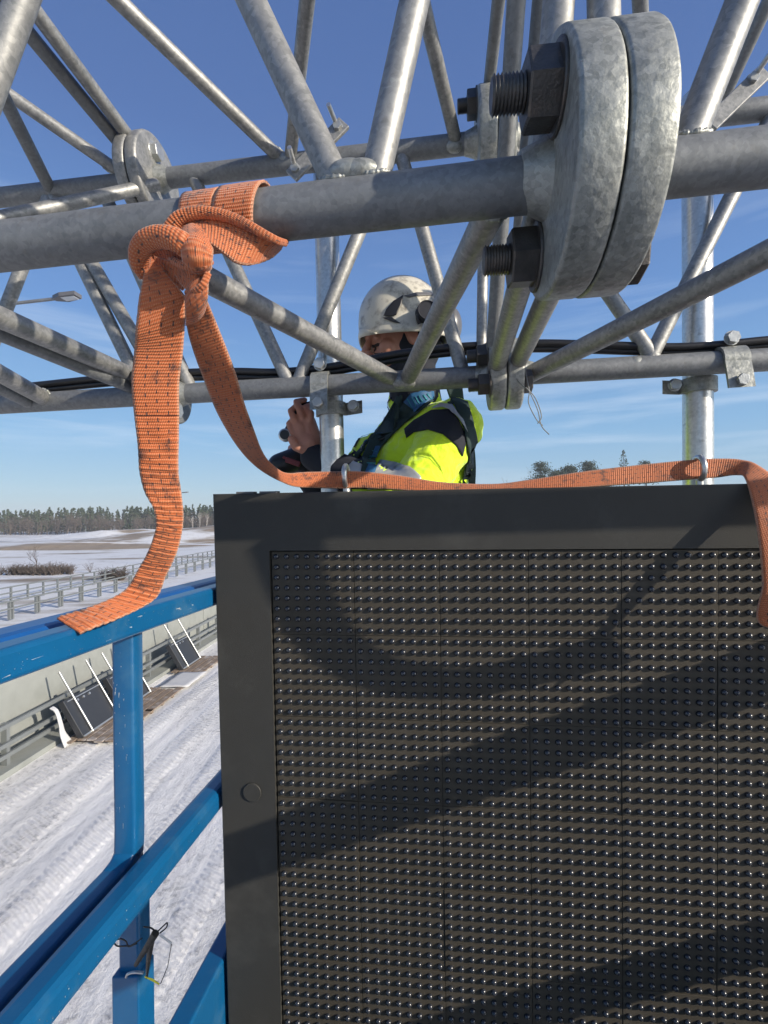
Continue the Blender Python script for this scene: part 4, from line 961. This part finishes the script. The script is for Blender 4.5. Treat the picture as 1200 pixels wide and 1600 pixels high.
# left loop, folded over
rope('sling_fold', [KC(x, y, d) for x, y, d in ((215, 720, .600), (170, 650, .585), (165, 570, .572), (205, 505, .562), (280, 475, .556), (360, 478, .552), (430, 505, .552), (480, 540, .556))], (.0115, .0130), flat=.55)
# dark inner fold beside the tail
ribbon('sling_band', KE([((262, 600, .592), (262, 622, .592)), ((310, 615, .590), (300, 700, .598)), ((380, 640, .586), (350, 770, .604)), ((440, 690, .584), (430, 812, .604)), ((470, 740, .586), (455, 830, .604))]), 'web', sling, thick=.003)
# knob of the knot, vertical run in front
ribbon('sling_knot', KE([((440, 440, .585), (620, 470, .590)), ((440, 478, .566), (632, 522, .570)), ((440, 520, .556), (650, 560, .559)), ((448, 570, .552), (650, 600, .556)), ((455, 620, .556), (644, 650, .560)), ((455, 655, .572), (640, 680, .576))]), 'web', sling, n=10, bulge=-.010, across=14, thick=.0035)
# collar under the knob
ribbon('sling_band', KE([((350, 615, .590), (395, 700, .596)), ((385, 628, .574), (425, 760, .590)), ((450, 660, .565), (470, 822, .580)), ((530, 675, .560), (520, 838, .574)), ((600, 655, .561), (575, 800, .572)), ((640, 630, .572), (620, 735, .578)), ((650, 610, .592), (640, 660, .594))]), 'web', sling, n=10, bulge=-.005, across=12, thick=.0034, wrinkle=.0004)
rope('sling_fold', [KC(x, y, d) for x, y, d in ((385, 630, .572), (450, 662, .562), (530, 676, .556), (600, 657, .556), (640, 632, .565))], .0045, flat=.7)
ribbon('sling_band', KE([((478, 850, .584), (640, 640, .578)), ((476, 880, .580), (632, 720, .572)), ((474, 930, .580), (622, 800, .572)), ((472, 1000, .590), (612, 880, .580)), ((470, 1060, .606), (605, 930, .596))]), 'web', sling, n=10, bulge=-.006, across=12, thick=.0034)
rope('sling_fold', [KC(x, y, d) for x, y, d in ((478, 852, .578), (530, 842, .570), (590, 790, .566), (622, 715, .567))], .0040, flat=.7)
# hanging tail
T = [((262, 612, .596), (232, 624, .594)), ((300, 660, .594), (205, 690, .590)), ((370, 750, .592), (180, 800, .588)), ((440, 830, .592), (160, 900, .590)), ((474, 890, .596), (150, 1000, .594)), ((470, 1000, .602), (138, 1110, .598))]
st = [(KC(*b), KC(*a)) for a, b in T]
def PE(l): return [(P(*a), P(*b)) for a, b in l]
st += PE([((210, 550, .612), (286, 548, .622)), ((206, 600, .622), (280, 600, .636)), ((210, 650, .634), (280, 650, .650)), ((216, 700, .648), (279, 700, .664)), ((218, 735, .660), (279, 738, .676)), ((226, 768, .672), (283, 768, .690)),
  ((241, 798, .684), (286, 800, .704)), ((243, 826, .698), (284, 832, .716)), ((232, 860, .712), (274, 868, .728)), ((214, 893, .724), (259, 900, .742)), ((199, 918, .730), (247, 930, .750)), ((176, 934, .722), (226, 947, .738)), ((135, 951, .700), (184, 967, .706)), ((108, 959, .686), (152, 979, .684)), ((89, 966, .676), (126, 990, .668))])
k = len(T)
ribbon('sling_tail', st[:k+3], 'web', sling, n=12, across=10, bulge=-.0015, thick=.0032, wrinkle=.00045)
L0 = sum(((a[0]+a[1])/2-(b[0]+b[1])/2).length for a, b in zip(st[:k+2], st[1:k+3]))
ribbon('sling_tail', st[k+2:], 'web', sling, n=14, across=10, bulge=-.0015, thick=.0034, wrinkle=.0017, v0=L0)
# second leg down to the display, along its top and over the far corner
leg = [(KC(478, 900, .600), KC(600, 860, .596))]+PE([((291, 500, .625), (331, 488, .618)), ((300, 540, .650), (346, 525, .640)), ((318, 590, .690), (366, 578, .675)), ((338, 640, .740), (382, 632, .720)), ((362, 683, .800), (398, 676, .775)),
   ((388, 717, .880), (410, 706, .850)), ((418, 741, .96), (424, 724, .93)), ((455, 759, 1.03), (445, 739, 1.02)), ((490, 762, 1.06), (480, 738, 1.07)), ((532, 763, 1.07), (528, 737, 1.09)), ((560, 762, 1.07), (562, 737, 1.09)), ((620, 765, 1.06), (620, 743, 1.08)), ((690, 770, 1.05), (690, 754, 1.07)), ((770, 770, 1.03), (770, 757, 1.05)),
   ((830, 767, 1.02), (830, 750, 1.04)), ((900, 762, 1.01), (900, 739, 1.03)), ((990, 756, 1.0), (990, 728, 1.02)), ((1080, 749, .985), (1080, 719, 1.00)), ((1120, 746, .98), (1125, 717, .99)), ((1150, 742, .965), (1158, 719, .975)), ((1164, 748, .935), (1185, 728, .945)), ((1176, 790, .900), (1228, 765, .90)), ((1186, 850, .870), (1243, 830, .86)), ((1191, 910, .85), (1250, 905, .83)), ((1193, 978, .83), (1250, 990, .80))])
ribbon('sling_leg', leg, 'web', sling, n=8, across=8, bulge=-.001, thick=.0032, wrinkle=.0002, v0=.4)
# it then swings up past the photographer's right to the truss: place it by where its shadow falls on the display
def shp(px, py, t):
    q = ray_plane(px, py, PO, PZ); return q+SUN*t
loop = [leg[-2], leg[-1]]
for (ax, ay), (bx_, by_), t in [(a, b, t) for a, b, t in (((955, 995), (985, 1035), .36), ((850, 1018), (850, 1068), .52), ((720, 1044), (715, 1092), .72), ((615, 1025), (600, 1085), .88), ((555, 985), (500, 1040), 1.0), ((515, 915), (425, 960), 1.12), ((480, 800), (380, 860), 1.35))]:
    loop.append((shp(ax, ay, t), shp(bx_, by_, t)))
loop = [(b, a) if i >= 2 else (a, b) for i, (a, b) in enumerate(loop)]
ribbon('sling_leg', loop, 'web', sling, n=8, across=6, thick=.0032, v0=1.9)

# ------------------------------------------------------------------ worker
def capsule(mb, a, b, ra, rb, seg=14):
    a, b = Vector(a), Vector(b); d = (b-a); L = d.length
    d = d/L if L > 1e-6 else Vector((0, 0, 1)); pts = []; rad = []
    for k in range(5):
        t = math.pi/2*(k/5); pts.append(a-d*ra*math.cos(t)); rad.append(max(ra*math.sin(t), 1e-4))
    pts.append(a); rad.append(ra); pts.append(b); rad.append(rb)
    for k in range(4, -1, -1):
        t = math.pi/2*(k/5); pts.append(b+d*rb*math.cos(t)); rad.append(max(rb*math.sin(t), 1e-4))
    mb.tube(pts, rad, seg)
def remeshed(name, mb, voxel, smooth, mat, parent, wr=None, keep=None):
    me = bpy.data.meshes.new(name+'_src'); me.from_pydata([tuple(v) for v in mb.v], [], mb.f); me.update()
    o = bpy.data.objects.new(name+'_src', me); COL.objects.link(o)
    m = o.modifiers.new('r', 'REMESH'); m.mode = 'VOXEL'; m.voxel_size = voxel; m.use_smooth_shade = True
    s = o.modifiers.new('s', 'SMOOTH'); s.iterations = smooth; s.factor = 0.5
    dg = bpy.context.evaluated_depsgraph_get(); dg.update()
    nm = bpy.data.meshes.new_from_object(o.evaluated_get(dg)); bpy.data.objects.remove(o)
    nm.name = name
    if wr:
        nr = [v.normal.copy() for v in nm.vertices]
        for v, n in zip(nm.vertices, nr): v.co += n*wr(v.co)
    nm.polygons.foreach_set('use_smooth', [True]*len(nm.polygons)); nm.materials.clear(); nm.materials.append(MT[mat]); nm.update()
    return link(name, nm, parent), BVHTree.FromPolygons([v.co.copy() for v in nm.vertices], [tuple(p.vertices) for p in nm.polygons])
def decal(name, poly, bvh, mat, parent, off=0.002, thick=0.0015, cuts=5):
    bm = bmesh.new(); vs = [bm.verts.new((x, y, 0)) for x, y in poly]
    f = bm.faces.new(vs); bmesh.ops.triangulate(bm, faces=[f]); bmesh.ops.subdivide_edges(bm, edges=list(bm.edges), cuts=cuts, use_grid_fill=True)
    bmesh.ops.triangulate(bm, faces=list(bm.faces)); last = None; bad = []
    for v in bm.verts:
        d = V((v.co.x-600)/F_PX, (v.co.y-800)/F_PX, 1.0).normalized(); h = bvh.ray_cast(ORG, d, 6)
        if h[0] is None:
            bad.append((v, d)); continue
        last = h[3]; v.co = h[0]-d*off*0.3+h[1]*off*(1 if h[1].dot(d) < 0 else -1)
    okv = [v.co.copy() for v in bm.verts if all(v is not b[0] for b in bad)]
    for v, d in bad:
        nn = bvh.find_nearest(ORG+d*(last or 1.4)); v.co = nn[0]+nn[1]*off
    me = bpy.data.meshes.new(name); bm.to_mesh(me); bm.free(); me.polygons.foreach_set('use_smooth', [True]*len(me.polygons)); me.materials.append(MT[mat])
    o = link(name, me, parent); md = o.modifiers.new('t', 'SOLIDIFY'); md.thickness = thick; md.offset = 0
    return o
NK = P(655, 640, 1.50); FW = Vector((-.86, -.5, 0)).normalized(); LF = Vector((-FW.y*-1, 0, 0))
LF = UPW.cross(FW).normalized()
if LF.y > 0: LF = -LF
def B(a, b, c): return NK+FW*a+LF*b+UPW*c
feet_z = (RLp(.14, -1.15, 1.5)).z
worker = empty('person', Vector((B(-.02, 0, 0).x, B(-.02, 0, 0).y, feet_z)), 'worker in white helmet and fluorescent yellow jacket bent over a tool behind the display', 'person')
hf = Vector((-.96, -.22, -.16)).normalized(); hs = (Vector((0, -1, 0))-hf*Vector((0, -1, 0)).dot(hf)).normalized(); hu = hs.cross(hf).normalized()
if hu.z < 0: hu = -hu
HC = P(628, 532, 1.45)
def H(a, b, c): return HC+hf*a+hs*b+hu*c
HM = Matrix((hf, hs, hu)).transposed()
body = MB()
body.ellips(H(-.005, 0, .02), .098, .077, .098, HM); body.ellips(H(.035, 0, -.045), .062, .058, .068, HM)
body.ellips(H(.062, 0, -.092), .030, .032, .022, HM)                       # chin
capsule(body, H(.093, 0, .012), H(.118, 0, -.030), .009, .013); body.ellips(H(.107, .011, -.033), .012, .009, .009, HM); body.ellips(H(.107, -.011, -.033), .012, .009, .009, HM)
capsule(body, H(.088, .035, .022), H(.096, .006, .020), .010, .011); capsule(body, H(.088, -.035, .022), H(.096, -.006, .020), .010, .011)
capsule(body, H(.094, .017, -.062), H(.097, -.017, -.062), .007, .007); capsule(body, H(.091, .015, -.072), H(.094, -.015, -.072), .008, .008)
body.ellips(H(.058, .046, -.030), .026, .018, .024, HM); body.ellips(H(.058, -.046, -.030), .026, .018, .024, HM)
for s in (1, -1):
    body.ellips(H(.076, s*.030, .004), .012, .014, .010, HM); body.ellips(H(-.005, s*.080, -.012), .018, .010, .032, HM)
capsule(body, H(-.02, 0, -.05), B(0, 0, -.02), .056, .064)
capsule(body, B(0, -.13, -.09), B(0, .13, -.09), .065, .065); capsule(body, B(0, 0, -.20), B(-.02, 0, -.46), .120, .120)
capsule(body, B(-.02, -.06, -.52), B(-.02, .06, -.52), .115, .115)
elN, elF = B(.20, .21, -.29), B(.17, -.17, -.32)
wN, wF = P(487, 712, 1.335), P(478, 742, 1.50)
capsule(body, B(0, .17, -.08), elN, .056, .042); capsule(body, elN, wN, .042, .028); capsule(body, B(0, -.17, -.08), elF, .056, .042); capsule(body, elF, wF, .042, .028)
for s in (1, -1):
    capsule(body, B(-.02, s*.09, -.56), B(.03, s*.10, -.96), .085, .055); capsule(body, B(.03, s*.10, -.96), B(-.03, s*.11, -1.37), .055, .038)
    capsule(body, B(-.05, s*.11, -1.405), B(.13, s*.13, -1.42), .038, .032)
# near hand: palm, four unequal bent fingers, thumb
def hd(x, y, D): return P(x, y, D)
capsule(body, hd(487, 708, 1.335), hd(483, 692, 1.330), .027, .030); capsule(body, hd(488, 690, 1.335), hd(480, 660, 1.335), .028, .024); capsule(body, hd(474, 694, 1.33), hd(468, 668, 1.325), .024, .021)
for chain, r in (([(484, 664), (486, 646), (478, 636), (492, 632)], .0100), ([(475, 660), (468, 640), (463, 628), (476, 625)], .0103), ([(468, 668), (459, 655), (454, 642), (463, 634)], .0098), ([(464, 682), (455, 676), (451, 662), (457, 655)], .0086)):
    ds = [1.322, 1.312, 1.318, 1.332]
    for i in range(3): capsule(body, hd(*chain[i], ds[i]), hd(*chain[i+1], ds[i+1]), r*(1-.08*i), r*(.92-.08*i))
capsule(body, hd(478, 704, 1.315), hd(462, 698, 1.305), .0135, .0115); capsule(body, hd(462, 698, 1.305), hd(455, 686, 1.30), .0115, .0095)
# far hand gripping the tool
capsule(body, hd(478, 738, 1.49), hd(466, 722, 1.48), .028, .026)
for k, (x, y) in enumerate(((455, 700), (450, 708), (447, 716), (447, 724))): capsule(body, hd(466, y+8, 1.47), hd(x, y, 1.44), .0105, .0100); capsule(body, hd(x, y, 1.44), hd(x+8, y-2, 1.41), .0098, .0085)
capsule(body, hd(470, 716, 1.46), hd(462, 700, 1.43), .013, .011)
remeshed('body', body, 0.0030, 2, 'skin', worker)
hb = MB(); hb.ellips(H(-.005, 0, .02), .098, .077, .098, HM); hb.ellips(H(.035, 0, -.045), .062, .058, .068, HM); hb.ellips(H(.076, .030, .004), .012, .014, .010, HM); capsule(hb, H(.088, .035, .022), H(.096, .006, .020), .010, .011)
hbv = BVHTree.FromPolygons(hb.v, hb.f)
decal('eyebrow', [(573, 542), (581, 539), (592, 537), (602, 540), (602, 543), (592, 541), (582, 543), (574, 546)], hbv, 'hair', worker, .0025, .002)
decal('eyelashes', [(583, 550), (589, 552), (596, 552), (601, 549), (596, 554), (588, 554)], hbv, 'hair', worker, .0035, .0012)
# balaclava, collar
bl = MB(); bl.ellips(H(-.028, 0, -.005), .088, .084, .105, HM); capsule(bl, H(-.015, 0, -.06), B(.01, 0, .0), .068, .080); bl.ellips(H(.03, 0, -.088), .052, .056, .036, HM)
remeshed('balaclava', bl, 0.005, 4, 'black', worker)
# trousers, boots
tr = MB(); capsule(tr, B(-.02, -.06, -.5), B(-.02, .06, -.5), .135, .135)
for s in (1, -1):
    capsule(tr, B(-.02, s*.09, -.54), B(.03, s*.10, -.96), .105, .075); capsule(tr, B(.03, s*.10, -.96), B(-.03, s*.11, -1.33), .075, .065)
remeshed('trousers', tr, 0.008, 4, 'black', worker)
bt = MB()
for s in (1, -1): capsule(bt, B(-.055, s*.11, -1.39), B(.14, s*.13, -1.41), .052, .044); capsule(bt, B(-.04, s*.11, -1.30), B(-.045, s*.11, -1.40), .055, .052)
remeshed('boots', bt, 0.006, 3, 'blkplast', worker)
# jacket
def folds(p):
    a = noise.noise(Vector((p.x*14, p.y*14, p.z*30)))*.006-abs(noise.noise(Vector((p.x*22+p.z*18, p.y*20, p.z*16-p.x*20))))*.007+noise.noise(Vector((p.x*40+p.z*25, p.y*30, p.z*45)))*.003
    return a
jk = MB()
capsule(jk, B(0, -.12, -.085), B(0, .12, -.085), .088, .088); capsule(jk, B(.02, -.07, -.17), B(.02, .06, -.17), .138, .138); capsule(jk, B(0.03, -.04, -.2), B(.02, -.04, -.5), .145, .150); capsule(jk, B(0.03, .04, -.2), B(.02, .04, -.5), .145, .150)
capsule(jk, B(.0, 0, -.05), B(.015, 0, .02), .092, .080); capsule(jk, B(.085, -.06, -.19), B(.11, -.05, -.46), .130, .155)
capsule(jk, B(-.01, .155, -.075), elN+Vector((.015, 0, 0)), .080, .068); capsule(jk, elN, elN.lerp(wN, .40), .066, .060)
capsule(jk, B(-.01, -.155, -.075), elF, .078, .064); capsule(jk, elF, elF.lerp(wF, .45), .064, .056)
jo, jb = remeshed('jacket', jk, 0.006, 4, 'hivis', worker, folds)
cf = MB(); capsule(cf, elN.lerp(wN, .35), elN.lerp(wN, .97), .056, .038); remeshed('cuff', cf, .005, 2, 'black', worker)
cf = MB(); capsule(cf, elF.lerp(wF, .40), elF.lerp(wF, .97), .054, .038); remeshed('cuff', cf, .005, 2, 'black', worker)
decal('black_panel', [(632, 671), (647, 657), (675, 641), (703, 640), (716, 656), (729, 684), (722, 713), (712, 696), (692, 679), (669, 672), (647, 676), (635, 685)], jb, 'black', worker)
decal('black_panel', [(528, 708), (552, 702), (570, 716), (567, 736), (585, 745), (580, 764), (525, 764)], jb, 'black', worker)
decal('reflective_band', [(676, 640), (690, 632), (706, 635), (721, 656), (729, 676), (716, 656), (703, 642), (690, 638)], jb, 'reflect', worker, .006)
decal('reflective_band', [(583, 736), (596, 718), (618, 722), (641, 730), (657, 745), (660, 765), (575, 765)], jb, 'reflect', worker, .003)
decal('reflective_band', [(538, 727), (552, 722), (566, 728), (573, 740), (573, 762), (538, 762)], jb, 'reflect', worker, .0045)
decal('harness_strap', [(641, 614), (678, 618), (676, 630), (655, 646), (635, 661), (616, 679), (599, 698), (587, 718), (582, 762), (562, 762), (568, 714), (576, 694), (588, 674), (604, 658), (625, 641)], jb, 'harness', worker, .005, .003)
decal('harness_strap', [(578, 610), (600, 612), (603, 618), (584, 646), (570, 664), (556, 682), (546, 702), (538, 714), (530, 714), (535, 690), (548, 660), (563, 636)], jb, 'harness', worker, .005, .003)
decal('placket_edge', [(613, 620), (615, 620), (592, 648), (582, 667), (569, 674), (556, 700), (554, 699), (567, 672), (579, 665), (590, 646)], jb, 'black', worker, .0035, .001)
decal('harness_strap', [(698, 606), (724, 610), (735, 650), (744, 690), (746, 765), (733, 765), (731, 715), (724, 672), (712, 640)], jb, 'harness', worker, .005, .003)
decal('harness_label', [(632, 630), (645, 612), (675, 613), (676, 624), (651, 646)], jb, 'hblue', worker, .008, .001)
for k in range(6):
    decal('harness_stitching', [(637+5.5*k, 624-1.2*k), (638.3+5.5*k, 623-1.2*k), (646+5.2*k, 640-3.2*k), (644.8+5.2*k, 641-3.2*k)], jb, 'teal', worker, .0095, .0006, 2)
for q in ([(572, 644), (578, 641), (580, 648), (573, 651)], [(548, 660), (556, 655), (563, 660), (555, 671), (546, 668)], [(588, 700), (598, 700), (592, 716), (580, 716)], [(575, 728), (588, 732), (584, 748), (570, 746)]):
    decal('harness_patch', q, jb, 'hblue', worker, .009, .001, 2)
decal('harness_buckle', [(603, 655), (610, 652), (616, 660), (607, 671), (599, 666)], jb, 'reflect', worker, .0085, .002, 2)
for k in range(4):
    x, y = 553-3.5*k*.3, 672+5.5*k; decal('harness_stitching', [(x-7, y), (x+2, y-2), (x+2, y-.6), (x-7, y+1.4)], jb, 'reflect', worker, .009, .0006, 1)
    x, y = 590-3.2*k, 706+7*k; decal('harness_stitching', [(x-8, y), (x+4, y+1), (x+4, y+2.2), (x-8, y+1.2)], jb, 'teal', worker, .009, .0006, 1)
for x, y in ((606, 638), (592, 655), (585, 668)): decal('snap_button', [(x+3*math.cos(a*.785), y+3*math.sin(a*.785)) for a in range(8)], jb, 'blkplast', worker, .004, .002, 1)
ribbon('harness_strap', [(P(a, y, D), P(b, y+dy, D+.01)) for a, b, y, dy, D in ((698, 722, 608, -4, 1.40), (712, 728, 650, -3, 1.41), (726, 739, 690, -2, 1.42), (733, 743, 730, 0, 1.42), (731, 741, 775, 0, 1.42))], 'harness', worker, thick=.004)
MB().tube(catmull([P(x, y, 1.41) for x, y in ((724, 638), (731, 645), (738, 656), (744, 668), (747, 677), (744, 685), (738, 685), (734, 680))], 6), .0032, 10).build('carabiner', 'galv_shiny', worker)
# helmet
def helmet():
    mb = MB(); nr, ns = 22, 48; vs = []
    for i in range(nr+1):
        th = math.pi/2*1.06*i/nr
        for k in range(ns):
            ph = 2*math.pi*k/ns; c, s = math.cos(ph), math.sin(ph)
            a = (.143 if c < 0 else .132); e = math.sin(th)**0.92
            x = a*c*e; y = .118*s*e; z = .158*max(math.cos(th), -0.2)
            if i >= nr-1: x *= 1.035; y *= 1.03
            ridge = .0035*max(0, 1-abs(y)/.022)*(1 if z > .05 else 0)
            z2 = z - .030*abs(s)*e**7 - .034*max(0, -c)*e**7 + .012*max(0, c)*e**7
            vs.append(H(-.012+x, y, .022+z2+ridge))
    fs = [[i*ns+k, (i+1)*ns+k, (i+1)*ns+(k+1) % ns, i*ns+(k+1) % ns] for i in range(nr) for k in range(ns)]
    mb.add(vs, fs, True); o = mb.build('helmet', 'helmet', worker); o.modifiers.new('t', 'SOLIDIFY').thickness = .004
    return BVHTree.FromPolygons(mb.v, mb.f), o
hv, ho = helmet()
decal('vent', [(600, 494), (604, 484), (615, 471), (630, 462), (627, 477), (619, 493), (608, 495)], hv, 'blkplast', ho, .0025, .002)
decal('vent', [(598, 497), (612, 496), (626, 506), (616, 504)], hv, 'blkplast', ho, .0025, .002)
decal('vent', [(632, 463), (650, 458), (676, 458), (676, 462), (652, 463), (640, 465)], hv, 'greyplast', ho, .0025, .002)
decal('helmet_trim', [(566, 512), (590, 521), (634, 527), (645, 518), (646, 521), (636, 531), (590, 525), (563, 516)], hv, 'helmet', ho, .004, .003)
kc = P(664, 490, 1.325); MB().prism(kc, -hs, -.02, .026, 24, None, .004).build('muff_mount', 'black', worker)
MB().tube(catmull([P(658, 480, 1.32), P(653, 495, 1.315), P(656, 506, 1.32)], 5), .006, 10).build('muff_arm', 'blkplast', worker)
MB().tube(catmull([P(668, 488, 1.32), P(690, 484, 1.35), P(706, 490, 1.385)], 5), .006, 10).build('muff_arm', 'blkplast', worker)
ec = P(706, 508, 1.40); em = Matrix((Vector((.93, -.36, 0)), Vector((.36, .93, 0)), UPW)).transposed()
mm = MB(); mm.ellips(ec, .028, .036, .050, em); mm.build('ear_muff', 'greyplast', worker)
mm = MB(); mm.ellips(ec-Vector((.018, -.007, 0)), .022, .038, .052, em); mm.build('muff_cushion', 'blkplast', worker)
mm = MB(); mm.ellips(P(640, 500, 1.60), .022, .036, .050, em); mm.build('ear_muff', 'greyplast', worker)
# tools
dr = empty('cordless_drill', P(450, 745, 1.42), 'black and dark red power tool held low beside the hand', 'power tool')
d1 = MB(); capsule(d1, P(438, 728, 1.41), P(466, 716, 1.42), .036, .034, 20); capsule(d1, P(466, 716, 1.42), P(484, 735, 1.43), .03, .024, 16); remeshed('housing', d1, .004, 2, 'blkplast', dr)
MB().box(P(458, 722, 1.372), V(1, .35, 0), V(-.35, 1, 0), V(0, 0, 1), .020, .007, .004, .002).build('side_grip', 'redplast', dr)
MB().box(P(448, 717, 1.374), V(1, .55, 0), V(-.55, 1, 0), V(0, 0, 1), .010, .003, .003, .001).build('side_grip', 'redplast', dr)
MB().tube([P(436, 722, 1.41), P(428, 716, 1.40)], [.020, .014], 16).build('chuck', 'blkplast', dr)
rt = empty('ratchet_wrench', P(449, 682, 1.33), 'small shiny ratchet head held in the worker\'s fingers', 'hand tool')
rcn = P(447, 681, 1.325); MB().prism(rcn, V(0, 0, -1), .020, .017, 28, None, .004).build('head', 'galv_shiny', rt); MB().prism(rcn+V(0, 0, -.0195), V(0, 0, -1), .003, .0125, 24, None, .001).build('dial', 'blkplast', rt)
MB().tube([rcn+V(0, 0, -.01), P(455, 660, 1.33), P(470, 635, 1.34), P(500, 630, 1.345)], [.009, .008, .009, .011], 12).build('handle', 'blkplast', rt)

# ------------------------------------------------------------------ light winter haze
hz = MB().abox(-1700, 1700, -400, 2600, -3.0, 32.0)
ho_ = hz.build('haze', 'white'); ho_.data.materials.clear()
hm = bpy.data.materials.new('haze_air'); hm.use_nodes = True; hn = hm.node_tree; hn.nodes.clear()
o_ = hn.nodes.new('ShaderNodeOutputMaterial'); vp = hn.nodes.new('ShaderNodeVolumePrincipled'); vp.inputs['Density'].default_value = 0.0006; vp.inputs['Color'].default_value = (0.85, 0.92, 1.0, 1)
hn.links.new(vp.outputs[0], o_.inputs['Volume']); ho_.data.materials.append(hm)
tag(ho_, 'faint pale winter haze hanging over the fields', 'haze', kind='stuff')
